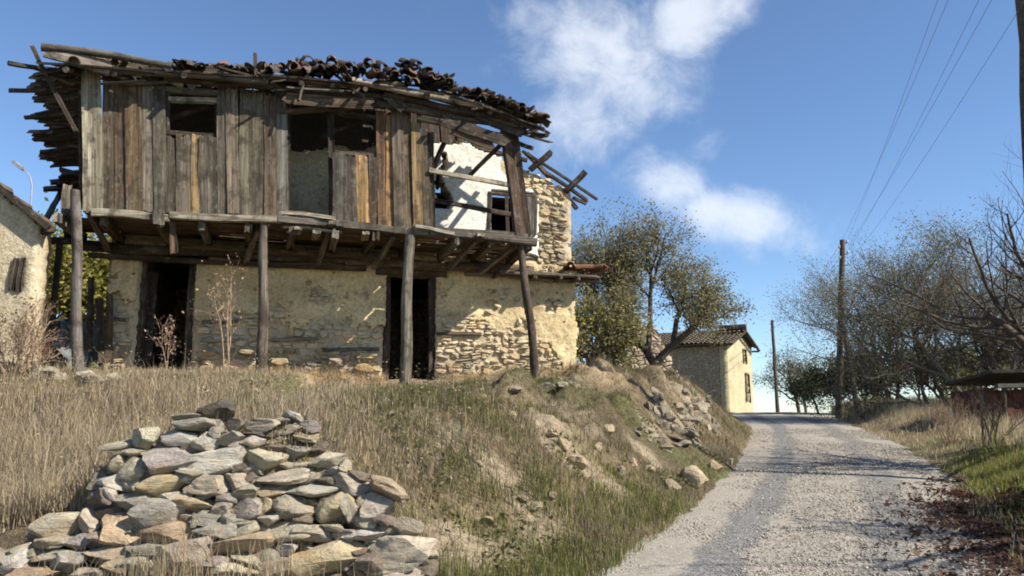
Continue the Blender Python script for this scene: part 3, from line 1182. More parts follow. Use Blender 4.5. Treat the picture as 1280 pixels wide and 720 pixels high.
# left wing of the gallery
beam('edge_beam', house, hp(30, 301, 0.25), hp(108, 300, 0.1), 0.12, 0.09, DARK)
beam('edge_beam', house, P(-0.35, 1.45, FLOOR - 0.03), P(-0.72, -0.35, FLOOR - 0.12), 0.12, 0.10, DARK)
for (a, b_) in [((112, 268, 1.35), (136, 312, 0.3)), ((322, 285, 1.35), (309, 326, 0.3)), ((415, 282, 1.42), (396, 330, 0.3)), ((596, 300, 1.3), (560, 338, 0.3)), ((648, 304, 1.3), (600, 341, 0.25)), ((490, 296, 1.3), (468, 335, 0.3))]:
    beam('brace', house, hp(*a), hp(*b_), 0.08, 0.08, GREY, rag=0.02)

# ---- posts
log('post', house, hp(97, 474, 1.52), hp(95, 238, 1.52), 0.082, 0.066, (0.17, 0.15, 0.125), 0.012)
log('post', house, hp(327, 488, 1.45), hp(330, 276, 1.45), 0.088, 0.064, (0.12, 0.10, 0.08), 0.012)
log('post', house, hp(506, 490, 1.45), hp(512, 288, 1.45), 0.100, 0.082, (0.21, 0.18, 0.14), 0.012)
log('post', house, hp(671, 486, 1.42), hp(652, 308, 1.42), 0.080, 0.062, (0.075, 0.055, 0.042), 0.015)
log('post', house, P(-0.95, -0.7, 3.35), hp(50, 290, -0.7), 0.055, 0.05, (0.16, 0.165, 0.17), 0.01)
log('post', house, hp(74, 300, 0.2), hp(65, 420, 0.2), 0.05, 0.045, DARK, 0.01)
beam('upper_post', house, hp(636, 160, 1.4), hp(652, 298, 1.4), 0.27, 0.16, (0.095, 0.062, 0.045), NH, warp=0.02)

# ---- board walls of the gallery
BOARDS = [(103, 128, 82, 262, (.32, .285, .20)), (128, 143, 90, 263, (.135, .115, .085)), (143, 157, 92, 263, (.13, .095, .066)), (157, 178, 95, 263, (.14, .10, .062)), (178, 192, 80, 262, (.235, .20, .15)), (192, 208, 82, 264, (.115, .105, .085)),
          (207, 221, 169, 264, (.105, .095, .075)), (221, 238, 167, 264, (.13, .115, .09)), (238, 250, 166, 265, (.42, .29, .13)), (250, 273, 168, 265, (.12, .11, .09)),
          (272, 284, 100, 266, (.14, .125, .10)), (284, 299, 104, 266, (.22, .175, .125)), (299, 315, 106, 267, (.145, .13, .10)), (315, 330, 108, 268, (.135, .115, .088)), (330, 345, 112, 268, (.15, .115, .08)), (345, 360, 112, 269, (.21, .195, .16)),
          (415, 431, 190, 275, (.085, .08, .07)), (431, 446, 192, 276, (.105, .095, .08)), (446, 461, 193, 276, (.40, .25, .11)), (461, 474, 192, 278, (.10, .075, .052)),
          (472, 484, 138, 284, (.20, .125, .07)), (483, 495, 140, 286, (.32, .19, .085)), (494, 508, 134, 288, (.20, .17, .125)), (507, 519, 138, 288, (.16, .12, .08)), (518, 530, 150, 290, (.25, .16, .08)), (528, 540, 166, 290, (.13, .10, .075))]
for (x0, x1, y0, y1, c) in BOARDS:
    pale = c[0] > .2
    c = tuple(v * (.95 if pale else k_) for v, k_ in zip(c, (.9, .85, .79)))
    d = DF + R.uniform(-0.035, 0.03)
    xm = (x0 + x1) / 2
    lean = R.uniform(-1.5, 1.5)
    if x0 >= 494:
        lean = -6
    a = hp(xm, y1 + 3, d)
    b_ = hp(xm + lean, y0, d)
    sa, sb = on_plane(x0, (y0 + y1) / 2, d)[0], on_plane(x1, (y0 + y1) / 2, d)[0]
    beam('wall_board', house, a, b_, (sb - sa) * R.uniform(0.97, 1.04), 0.032, c, NH, rag=0.07 if y0 > 130 else 0.14, warp=0.009, nseg=10, cols=4)
# studs and rails behind the boards, seen in the openings
for (x0, y0, x1, y1, wd, c, d) in [(208, 124, 276, 128, .10, PALE, 1.33), (206, 112, 276, 119, .13, GREY, 1.36), (206, 98, 230, 108, .09, (.30, .27, .2), 1.46), (236, 112, 250, 98, .06, GREY, 1.47), (205, 166, 277, 171, .09, DARK, 1.32),
                                   (414, 190, 476, 196, .07, DARK, 1.32), (356, 130, 480, 150, .11, DARK, 1.3), (534, 212, 642, 233, .065, PALE, 1.42), (538, 250, 640, 268, .05, DARK, 0.9), (520, 148, 646, 172, .10, (.26, .225, .165), 1.42),
                                   (350, 140, 476, 132, .10, BROWN, 1.38), (400, 172, 470, 140, .07, DARK, 0.8), (208, 150, 268, 132, .06, DARK, .9)]:
    beam('rail', house, hp(x0, y0, d), hp(x1, y1, d), wd, 0.07, c, rag=0.05)
for (x, y0, y1, d) in [(208, 95, 264, 1.3), (273, 108, 266, 1.3), (359, 112, 269, 1.3), (414, 140, 276, 1.3), (473, 140, 284, 1.3), (539, 165, 288, 1.3), (104, 90, 262, 1.28)]:
    beam('stud', house, hp(x, y1, d), hp(x, y0, d), 0.10, 0.10, DARK, NH)
beam('brace', house, hp(628, 178, 1.3), hp(584, 224, 1.1), 0.06, 0.06, DARK)
beam('brace', house, hp(556, 178, 1.0), hp(540, 214, 1.2), 0.07, 0.06, DARK)

# ---- roof
EZ = lambda s: float(np.interp(s, [-1.2, 0.2, 2.5, 4.7, 5.6, 6.4, 7.3], [4.55, 4.60, 4.77, 4.83, 4.75, 4.56, 4.25]))
SL = 0.37


def RP(s, d, up=0.0):
    return P(s, d, EZ(s) + SL * (1.78 - d) + up)


RUP = (Vector((0, 0, 1)) + NH * SL).normalized()
for i in range(17):
    d = 1.72 - i * 0.215
    s = -0.75 + R.uniform(-0.25, 0.3)
    end = 7.15 + R.uniform(-0.15, 0.15) if d > 0.85 else 5.35 + R.uniform(-.3, .3)
    while s < end - 0.2:
        L = R.uniform(1.1, 2.3)
        e = min(s + L, end)
        if R.rand() > 0.05 or d > 1.3:
            beam('roof_board', house, RP(s, d, R.uniform(-.015, .02)), RP(e, d, R.uniform(-.015, .02)), R.uniform(0.17, 0.225), 0.028, DARK if R.rand() < .7 else BROWN, RUP, rag=0.10, warp=0.012)
        s = e
# back slope, unseen from the road but it keeps the loft dark
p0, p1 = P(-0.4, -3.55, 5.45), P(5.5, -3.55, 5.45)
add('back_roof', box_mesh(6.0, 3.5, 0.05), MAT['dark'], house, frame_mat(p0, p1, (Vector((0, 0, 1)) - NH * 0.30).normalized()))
for i in range(15):
    s = -0.35 + i * 0.53 + R.uniform(-.05, .05)
    dd = -1.7 if s < 5.3 else 0.75
    log('rafter', house, RP(s, dd, -0.075), RP(s + R.uniform(-.05, .05), 1.78 + R.uniform(-.1, .12), -0.07), 0.05, 0.042, DARK if i % 4 else GREY)
for i in range(22):
    s = R.uniform(-0.5, 6.6)
    d = R.uniform(0.7, 1.75)
    a = RP(s, d, -0.14 - R.uniform(0, .12))
    b_ = RP(s + R.uniform(0.4, 1.1), d + R.uniform(-.25, .2), -0.12 - R.uniform(0, .15))
    beam('broken_lath', house, a, b_, R.uniform(.04, .09), 0.025, BROWN if R.rand() < .6 else GREY, rag=0.08)
# eave logs
for (x0, y0, x1, y1, r0, r1, c, d) in [(112, 84, 335, 102, .055, .06, (.12, .10, .075), 1.70), (325, 97, 505, 108, .05, .055, BROWN, 1.72), (440, 101, 604, 133, .05, .06, (.34, .285, .20), 1.74), (590, 128, 668, 160, .05, .045, DARK, 1.70),
                                       (205, 96, 480, 122, .07, .07, DARK, 1.5), (470, 130, 650, 160, .06, .055, (.09, .072, .052), 1.52), (480, 118, 640, 150, .06, .05, DARK, 1.62)]:
    log('eave_log', house, hp(x0, y0, d), hp(x1, y1, d), r0, r1, c, 0.015)
# hanging eave boards seen edge-on between logs and wall boards
for (x0, y0, x1, y1, c) in [(345, 112, 480, 122, DARK), (350, 122, 470, 130, BROWN), (480, 112, 510, 140, DARK), (505, 125, 600, 150, BROWN), (548, 150, 640, 178, DARK), (560, 160, 620, 182, BROWN), (210, 86, 345, 104, DARK), (105, 76, 210, 86, BROWN), (590, 140, 660, 168, DARK), (570, 128, 652, 155, BROWN)]:
    d = 1.58 + R.uniform(-.1, .08)
    beam('eave_board', house, hp(x0, y0, d), hp(x1, y1, d), 0.19, 0.03, c, NH, rag=0.12)
beam('fascia_board', house, hp(56, 62, 1.75), hp(140, 88, 1.72), 0.20, 0.05, (.30, .25, .2), NH, rag=0.05)
log('eave_log', house, hp(52, 57, 1.78), hp(215, 82, 1.76), 0.065, 0.05, (.13, .11, .085))
for (x0, y0, x1, y1, wd, d, c) in [(9, 78, 102, 92, .075, 1.45, DARK), (40, 57, 95, 166, .055, 1.55, DARK), (10, 114, 60, 112, .05, 1.3, DARK), (30, 147, 100, 140, .06, .9, DARK), (318, 66, 322, 100, .06, 1.7, DARK)]:
    beam('loose_pole', house, hp(x0, y0, d), hp(x1, y1, d), wd, 0.05, c)
# collapsed left end: layers of ragged laths and tiles hanging beyond the corner
TC = [(0.10, 0.075, 0.058), (0.13, 0.088, 0.064), (0.09, 0.078, 0.066), (0.12, 0.10, 0.08), (0.17, 0.10, 0.068)]
LEFT = [(100, 40, 1.35), (108, 30, 1.3), (116, 38, 1.2), (124, 44, 1.1), (132, 50, 1.0), (142, 45, .9), (150, 52, .8), (158, 56, .7), (166, 50, .6), (174, 42, .5), (182, 48, .4), (190, 46, .3), (197, 58, .2), (204, 62, .1), (224, 66, -.3), (234, 62, -.5), (243, 68, -.6)]
for (y, x, d) in LEFT:
    beam('roof_board', house, hp(x + R.uniform(-6, 6), y + R.uniform(-3, 3), d), hp(112, y - R.uniform(2, 9), d), R.uniform(.10, .19), 0.05, DARK, (Vector((0, 0, 1)) - NH * 0.5).normalized(), rag=0.16, warp=0.02)
    for q in range(2):
        xx = x + R.uniform(4, 50)
        M = T(hp(xx, y - 5, d)) @ Matrix((-UH, -NH, Vector((0, 0, 1)))).transposed().to_4x4() @ Matrix.Rotation(R.uniform(-.4, .4), 4, 'Z') @ Matrix.Rotation(R.uniform(-.3, .3), 4, 'Y')
        add('roof_tile', TILES[R.randint(5)], None, house, M, jit(TC[R.randint(5)], .25))
# tiles along the eave, three broken courses
for row in range(7):
    d = 1.70 - (row % 4) * 0.27 - (.08 if row > 3 else 0)
    s = -0.35
    while s < 7.0:
        px_gap = (row > 3 and (s < 2.75 or R.rand() < .25)) or (0.55 < s < 0.95) or (2.55 < s < 2.75 and row < 2) or (5.55 < s < 5.75)
        thin = 0.5 if s < 2.6 else 0.08
        if not px_gap and R.rand() > thin * (0.9 if row else 1):
            pile = float(np.interp(s, [0, 2.6, 2.8, 5.3, 5.5, 7], [.0, .03, .10, .20, .04, .08])) * R.uniform(0, 1.3)
            up = (0.15 if row > 3 else 0.06) + (row % 4) * 0.02 + pile + (0.05 if R.rand() < .35 else 0) + (0.06 if R.rand() < .15 else 0)
            X = (NH - Vector((0, 0, SL))).normalized()
            Z = RUP
            Y_ = Z.cross(X)
            flip = R.rand() < 0.3
            M = Matrix((X, Y_, Z)).transposed().to_4x4()
            M = T(RP(s, d, up + (0.07 if flip else 0))) @ M @ Matrix.Rotation(R.uniform(-.28, .28), 4, 'Z') @ Matrix.Rotation(R.uniform(-.22, .12), 4, 'Y') @ Matrix.Rotation(math.pi * flip + R.uniform(-.2, .2), 4, 'X')
            add('roof_tile', TILES[R.randint(5)], None, house, M, jit(TC[R.randint(5)], .3))
        s += R.uniform(0.15, 0.21)
# splintered boards, laths and shards lying every way along the eave
for i in range(95):
    s = R.uniform(-0.3, 6.95)
    d = R.uniform(1.0, 1.85)
    up = R.uniform(-.16, .14)
    a = RP(s, d, up)
    v = UH * R.normal() * .8 + NH * R.normal() * .5 + Vector((0, 0, R.normal() * .14))
    v = v.normalized() * R.uniform(.18, .75)
    beam('broken_board', house, a - v / 2, a + v / 2, R.uniform(.03, .13), R.uniform(.018, .035), [DARK, DARK, BROWN, DARK, (.10, .085, .065)][R.randint(5)], rag=.12, warp=.015, nseg=4)
for i in range(60):
    s = float(R.choice([R.uniform(1.0, 2.5), R.uniform(2.75, 5.5), R.uniform(5.7, 7.0)]))
    pile = float(np.interp(s, [0, 2.6, 2.8, 5.3, 5.5, 7], [.05, .08, .20, .34, .10, .14]))
    M = T(RP(s, R.uniform(.9, 1.7), R.uniform(.03, pile + .06))) @ Matrix.Rotation(R.uniform(0, 6.28), 4, 'Z') @ Matrix.Rotation(R.normal() * .5, 4, 'X') @ Matrix.Rotation(R.normal() * .5, 4, 'Y') @ Matrix.Diagonal((R.uniform(.4, 1.0), R.uniform(.6, 1), R.uniform(.25, .6), 1))
    add('roof_tile', TILES[R.randint(5)], None, house, M, jit(TC[R.randint(5)], .3))
# rafters left standing over the bare right end
for (x0, y0, x1, y1, wd, d0, d1, c) in [(661, 214, 689, 189, .12, 0.0, 0.15, DARK), (704, 242, 733, 214, .12, 0.0, 0.15, DARK), (652, 188, 748, 250, .055, 0.1, 0.1, DARK), (682, 216, 736, 252, .07, -.1, -.1, DARK), (700, 238, 722, 262, .08, -.2, -.2, DARK),
                                        (655, 190, 690, 225, .09, -.15, -.2, BROWN), (716, 246, 734, 256, .07, -.3, -.3, DARK), (566, 178, 660, 200, .08, -.1, -.1, DARK), (645, 150, 682, 163, .06, 1.5, 1.6, GREY), (650, 168, 676, 160, .07, 1.3, 1.3, DARK), (646, 178, 668, 186, .07, 1.1, 1.1, DARK)]:
    beam('rafter_stub', house, hp(x0, y0, d0), hp(x1, y1, d1), wd, wd * .8, c, rag=0.06)
# shelf of boards and tiles between the storeys, running past the corner
for i in range(3):
    beam('shelf_board', house, P(6.35 + i * .1, 0.06 + i * .14, 2.14 - i * .035), P(8.62 + R.uniform(-.1, .1), 0.06 + i * .14, 2.13 - i * .035), 0.16, 0.035, (.20, .165, .115), rag=0.12)
log('shelf_log', house, P(6.0, 0.10, 2.06), P(8.7, 0.08, 2.02), 0.05, 0.045, GREY)
for s in (6.55, 7.25, 7.75, 8.1):
    beam('shelf_bracket', house, P(s, -0.1, 2.03), P(s, 0.47, 2.0), 0.07, 0.06, BROWN)
for i in range(9):
    s = 8.0 + R.uniform(0, .75)
    M = T(P(s, R.uniform(-0.3, 0.35), 2.2 + R.uniform(0, .05))) @ Matrix((NH, UH, Vector((0, 0, 1)))).transposed().to_4x4() @ Matrix.Rotation(R.uniform(-1, 1), 4, 'Z')
    add('roof_tile', TILES[i % 5], None, house, M, jit((0.20, 0.10, 0.062), .3))
log('post_stub', house, hp(655, 318, 0.9), hp(672, 322, 0.3), 0.04, 0.035, DARK)

# ------------------------------------------------------------------ dry-stone retaining wall in the foreground
TONE = {'g': (.35, .315, .255), 'w': (.50, .455, .38), 'c': (.47, .41, .305), 'y': (.45, .37, .235), 'o': (.41, .31, .20), 'b': (.21, .17, .13), 't': (.39, .335, .25), 'k': (.125, .11, .09), 'p': (.31, .265, .235)}
ST = '''272 514 36 24 0 k;237 523 38 11 3 g;245 532 42 14 8 g;274 538 18 22 0 g;228 547 38 17 3 w;258 551 27 18 -10 w;292 548 29 15 8 g;184 549 28 26 0 c;153 556 38 9 12 c;166 566 30 9 2 c;188 568 13 8 0 c
221 573 64 33 6 p;268 580 72 33 4 w;297 563 18 21 0 g;147 580 16 20 0 c;170 585 39 24 -6 c;148 603 35 18 -8 w;173 609 13 14 0 c;209 606 60 22 4 y;262 605 47 20 -3 c;298 603 38 21 0 t;138 617 19 11 -20 w
294 532 22 15 0 b;325 532 46 15 1 t;357 527 22 8 0 g;367 521 25 10 -15 w;363 537 31 10 8 c;388 534 20 14 0 p;327 542 38 6 0 b;317 552 27 14 0 w;347 549 31 9 2 y;383 547 27 10 -3 y;342 558 29 9 0 b;371 566 42 20 2 g;400 559 16 13 0 b
332 577 58 31 -2 t;376 579 40 9 4 c;412 576 36 18 0 c;353 597 64 15 7 c;420 589 25 11 8 w;433 582 14 12 -20 c;448 593 24 8 -25 b;343 613 33 13 6 o;387 597 24 13 0 t;392 611 68 15 0 w;413 600 28 10 0 b;441 606 44 22 -12 t
220 622 35 12 3 c;262 617 25 11 8 g;283 623 23 13 -5 p;303 616 35 18 0 t;247 632 48 17 0 o;278 635 21 14 0 t;308 636 37 24 2 g;330 632 18 18 0 y;350 630 28 12 40 g;205 643 63 32 0 g;265 646 40 18 -8 g;270 662 50 23 5 g
245 652 15 17 0 t;287 652 17 19 0 g;335 650 29 13 14 w;370 637 43 29 0 t;303 653 29 10 10 c;307 663 27 18 12 c;217 666 58 25 8 o;197 685 38 11 4 g;357 663 58 19 -2 c;303 683 80 25 6 o;358 685 25 12 3 w;228 701 72 42 8 t
273 707 42 20 0 p;297 712 52 20 4 c;312 700 36 11 -18 c;183 704 24 24 0 c;340 695 18 14 0 p;417 638 31 40 -8 y;440 632 20 36 22 c;457 630 21 19 0 t;473 634 33 29 -5 g;487 611 44 20 -14 o;457 650 25 17 0 c;417 661 27 9 0 c
430 669 29 15 4 t;465 668 54 15 -2 w;483 652 27 12 -18 b;508 656 36 17 -12 t;395 668 48 19 -6 t;405 700 94 42 2 y;500 688 80 35 10 c;465 706 30 20 0 b;503 717 42 14 0 c
77 658 55 27 6 c;110 655 29 18 -48 c;67 676 34 11 3 t;158 660 54 32 -28 o;163 628 51 21 12 g;135 621 25 15 -15 b;107 678 32 19 0 p;67 692 62 15 4 t;25 700 36 21 34 w;88 703 42 21 0 g;138 690 52 15 0 t;47 716 52 12 0 o;150 706 36 23 4 y
175 707 35 30 -6 c;180 686 42 11 0 g;115 717 42 13 0 t;4 700 15 26 0 g;345 708 34 18 0 t;125 600 22 18 0 b;196 590 20 10 0 b;318 597 16 12 0 b;378 650 22 10 0 b;440 690 30 12 0 b;30 688 40 14 8 t;130 672 34 14 0 t;236 592 30 8 0 t;300 585 14 10 0 b'''
root_y = 6.3
wall = add('dry_stone_wall', None, M=T((-2.2, 6.1, 0.2)), label='tumbled dry-stone retaining wall of grey and tan stones in the grass', cat='stone wall')


def face_y(py, px):
    return 6.32 - (py - 510) * 0.0026 + 0.05 * math.sin(px * 0.02)


def put_stone(px, py, w_, h_, ang, col, back=0.0, deep=None, grow=1.0):
    Y = face_y(py, px) + back + R.uniform(-.025, .025)
    k_ = Y / 1000.0 / 0.99
    ww, hh = w_ * k_ * grow, h_ * k_ * grow
    dp = deep or max(0.16, min(0.42, 0.75 * (ww + hh) / 1.3))
    M = T(at(px, py, Y + dp * 0.35)) @ Matrix.Rotation(-math.radians(ang), 4, 'Y') @ Matrix.Rotation(R.uniform(-.08, .16), 4, 'X') @ Matrix.Rotation(R.choice([0, math.pi]) + R.uniform(-.12, .12), 4, 'Z')
    M = M @ Matrix.Rotation(R.choice([0, math.pi]), 4, 'X') @ Matrix.Diagonal((ww, dp, hh, 1))
    add('stone', ROCKS[R.randint(len(ROCKS))], None, wall, M, col)


for ln in ST.replace('\n', ';').split(';'):
    f = ln.split()
    if len(f) == 6:
        px, py, w_, h_, ang = map(float, f[:5])
        put_stone(px, py, w_, h_, ang, jit(TONE[f[5]], 0.12), grow=1.26)  # a brown stone left of the crest stands in for shadow
# the hearting behind: smaller stones in the joints, half darkened to paint gap shade
TOPX = [0, 20, 60, 125, 135, 150, 200, 215, 260, 390, 410, 450, 480, 520, 545]
TOPY = [692, 680, 655, 650, 600, 560, 548, 525, 515, 525, 560, 592, 620, 665, 700]
n = 0
while n < 150:
    px, py = R.uniform(0, 530), R.uniform(520, 735)
    if py > np.interp(px, TOPX, TOPY) + 9:
        put_stone(px, py, R.uniform(26, 52), R.uniform(16, 30), R.uniform(-12, 12), jit(TONE['b' if R.rand() < .5 else 't'], .2), back=0.09)
        n += 1
n = 0
while n < 110:           # chips and small stones wedged into the joints
    px, py = R.uniform(0, 525), R.uniform(525, 720)
    if py > np.interp(px, TOPX, TOPY) + 14:
        put_stone(px, py, R.uniform(10, 22), R.uniform(6, 13), R.uniform(-25, 25), jit(TONE['ctwy'[R.randint(4)]], .2), back=0.05, deep=.14)
        n += 1
for px in range(10, 540, 38):
    put_stone(px, 742 + R.uniform(-6, 10), R.uniform(40, 70), R.uniform(26, 40), R.uniform(-6, 6), jit(TONE['tcgo'[R.randint(4)]], .2))
    put_stone(px + 18, 772 + R.uniform(-6, 10), R.uniform(40, 70), R.uniform(30, 44), R.uniform(-6, 6), jit(TONE['tcgo'[R.randint(4)]], .2))

# ------------------------------------------------------------------ trees and bushes


def unit(v):
    return v / (np.linalg.norm(v) + 1e-9)


class Grower:
    def __init__(self, seed):
        self.r = np.random.RandomState(seed)
        self.ch = []        # chains: points, radii, level
        self.tips = []      # points along the last branches

    def grow(self, p, d, L, rad, lev, spec):
        r = self.r
        nseg = spec['seg'][lev]
        pts = [p]
        dirs = []
        wob = spec['wob'][lev]
        up = spec['up'][lev]
        d = unit(d)
        for i in range(nseg):
            d = unit(d + r.normal(size=3) * wob + np.array([0, 0, up]))
            p = p + d * L / nseg
            pts.append(p)
            dirs.append(d)
        end = spec['end'][lev]
        rads = rad * (1 - (1 - end) * np.linspace(0, 1, nseg + 1))
        self.ch.append((np.array(pts), rads, lev))
        if lev == spec['levels'] - 1:
            self.tips.append(np.array(pts))
            return
        k = spec['kids'][lev]
        for j in range(k):
            f = spec['from'][lev] + (1 - spec['from'][lev]) * (j + r.uniform(0.2, 0.9)) / k
            f = min(f, 0.999)
            i = min(int(f * nseg), nseg - 1)
            q = pts[i] + (pts[i + 1] - pts[i]) * (f * nseg - i)
            dd = dirs[i]
            side = r.normal(size=3)
            side = unit(side - dd * side.dot(dd))
            a = math.radians(spec['ang'][lev]) * r.uniform(0.65, 1.3)
            nd = dd * math.cos(a) + side * math.sin(a)
            self.grow(q, nd, L * spec['len'][lev] * r.uniform(0.65, 1.25) * (1.1 - 0.35 * f), np.interp(f * nseg, range(nseg + 1), rads) * spec['thin'][lev], lev + 1, spec)

    def branch_mesh(self, sides=(8, 6, 4, 3, 3)):
        Vs, Fs, o = [], [], 0
        for pts, rad, lev in self.ch:
            V, Fq = tube_arrays(pts, rad, sides[min(lev, len(sides) - 1)])
            Vs.append(V)
            Fs.append(Fq + o)
            o += len(V)
        return mesh_from('branches', np.concatenate(Vs), np.concatenate(Fs), True)

    def leaf_mesh(self, n, size, cols, spread=0.08, keep=None, aspect=0.5, droop=0.0):
        r = self.r
        tips = np.concatenate([t[1:] for t in self.tips])
        if keep is not None:
            tips = tips[keep(tips)]
        c = tips[r.randint(len(tips), size=n)] + r.normal(size=(n, 3)) * spread
        return leaves(c, size, cols, r, aspect, droop)


def leaves(c, size, cols, r, aspect=0.5, droop=0.0):
    n = len(c)
    a = r.normal(size=(n, 3))
    a[:, 2] -= droop
    a /= np.linalg.norm(a, axis=1)[:, None]
    b_ = np.cross(a, r.normal(size=(n, 3)))
    b_ /= np.linalg.norm(b_, axis=1)[:, None]
    s = (r.uniform(0.6, 1.3, n) * size)[:, None]
    V = np.stack([c - a * s * .5, c + b_ * s * aspect * .5, c + a * s * .5, c - b_ * s * aspect * .5], 1).reshape(-1, 3)
    Fq = np.arange(4 * n).reshape(n, 4)
    cols = np.asarray(cols)
    cc = cols[r.randint(len(cols), size=n)] * r.uniform(0.7, 1.3, n)[:, None]
    return mesh_from('leaves', V, Fq, False, np.repeat(cc, 4, 0))


def spec(levels, seg, wob, up, end, kids, frm, ang, ln, thin):
    return dict(levels=levels, seg=seg, wob=wob, up=up, end=end, kids=kids, **{'from': frm}, ang=ang, len=ln, thin=thin)


def make_tree(name, base, seed, trunks, sp, bark, label, cat, group=None, leaf=None, part='crown'):
    t = add(name, None, M=T(base), label=label, cat=cat, group=group)
    g = Grower(seed)
    for (off, d, L, rad) in trunks:
        g.grow(np.array(base) + np.array(off), np.array(d, float), L, rad, 0, sp)
    add('trunk', g.branch_mesh(), MAT[bark], t)
    if leaf:
        add(part, g.leaf_mesh(**leaf), MAT['leaf'], t)
    return t, g


OL = [(.19, .185, .09), (.23, .21, .115), (.16, .165, .08), (.26, .23, .14), (.20, .185, .115), (.30, .25, .09)]
YG = [(.30, .27, .05), (.24, .23, .055), (.34, .29, .07), (.18, .19, .05)]
TW = [(.24, .20, .14), (.27, .235, .17), (.20, .185, .12), (.24, .205, .115)]
DG = [(.09, .10, .045), (.115, .115, .058), (.08, .088, .042)]
S4 = lambda **k: spec(4, (7, 7, 5, 4), (.10, .16, .18, .2), (.02, .05, .04, .03), (.6, .35, .3, .3), k.get('kids', (7, 8, 8)), k.get('frm', (.35, .25, .15)), k.get('ang', (48, 45, 42)), k.get('ln', (.95, .62, .5)), (.62, .6, .6))

# olive-like tree beside the house, forked trunk
bx, by = 3.72, 20.0
bz = tz(bx, by) - 0.1
b0 = np.array([bx, by, bz])
sp_o = spec(4, (6, 7, 5, 4), (.10, .16, .2, .22), (.05, .06, .05, .03), (.55, .35, .3, .4), (6, 9, 9), (.62, .2, .1), (46, 50, 45), (.85, .62, .55), (.7, .55, .6))
make_tree('olive_tree', b0, 11, [((0, 0, 0), (-.5, 0, 1), 1.75, .13), ((-.12, 0, .45), (.8, .1, .85), 1.6, .11), ((-.45, 0, .85), (-.5, .1, 1), 1.75, .09), ((.35, .1, .85), (.1, .3, 1), 1.6, .08), ((-.3, .1, .8), (-.1, .2, 1), 2.1, .08), ((-.5, .1, .9), (-.9, .2, .8), 1.8, .07), ((-.6, .1, 1.0), (-.6, .3, 1), 2.0, .07)], sp_o, 'bark',
          'gnarled forked tree with thin olive-green crown on the bank beside the ruined house', 'tree', leaf=dict(n=36000, size=.068, cols=OL, spread=.14))
# yellowing shrub spilling from behind the house corner
sp_b = spec(3, (5, 5, 4), (.2, .2, .2), (.03, .02, .0), (.5, .4, .4), (9, 9), (.1, .1), (50, 50), (.7, .6), (.6, .6))
bs = np.array([2.05, 18.4, tz(2.05, 18.4)])
make_tree('yellowing_shrub', bs, 21, [((-.2, 0, 0), (-.1, 0, 1), 1.25, .06), ((.1, 0, 0), (.2, 0, 1), 1.25, .06), ((.35, .2, 0), (.3, 0, 1), 1.05, .05), ((-.3, .3, 0), (-.3, 0, 1), 1.3, .05)], sp_b, 'bark',
          'dark shrub with yellowing top filling the gap behind the right house corner', 'shrub', leaf=dict(n=8000, size=.09, cols=DG + OL + OL + YG, spread=.16), part='foliage')
# sun-yellow tree behind the left corner
bs = np.array([-12.0, 21.5, tz(-12.0, 21.5) - .3])
make_tree('yellow_tree', bs, 23, [((0, 0, 0), (-.2, 0, 1), 1.7, .1), ((.6, .3, 0), (.1, 0, 1), 1.9, .1), ((1.3, .5, 0), (.2, 0, 1), 1.8, .09), ((1.9, .2, 0), (.3, 0, 1), 1.6, .09), ((-.7, .2, 0), (-.3, 0, 1), 1.6, .09)], S4(kids=(8, 7, 6), frm=(.08, .1, .1)), 'bark',
          'bushy yellow-green tree seen under the gallery at the left house corner', 'tree', leaf=dict(n=20000, size=.16, cols=YG, spread=.32))

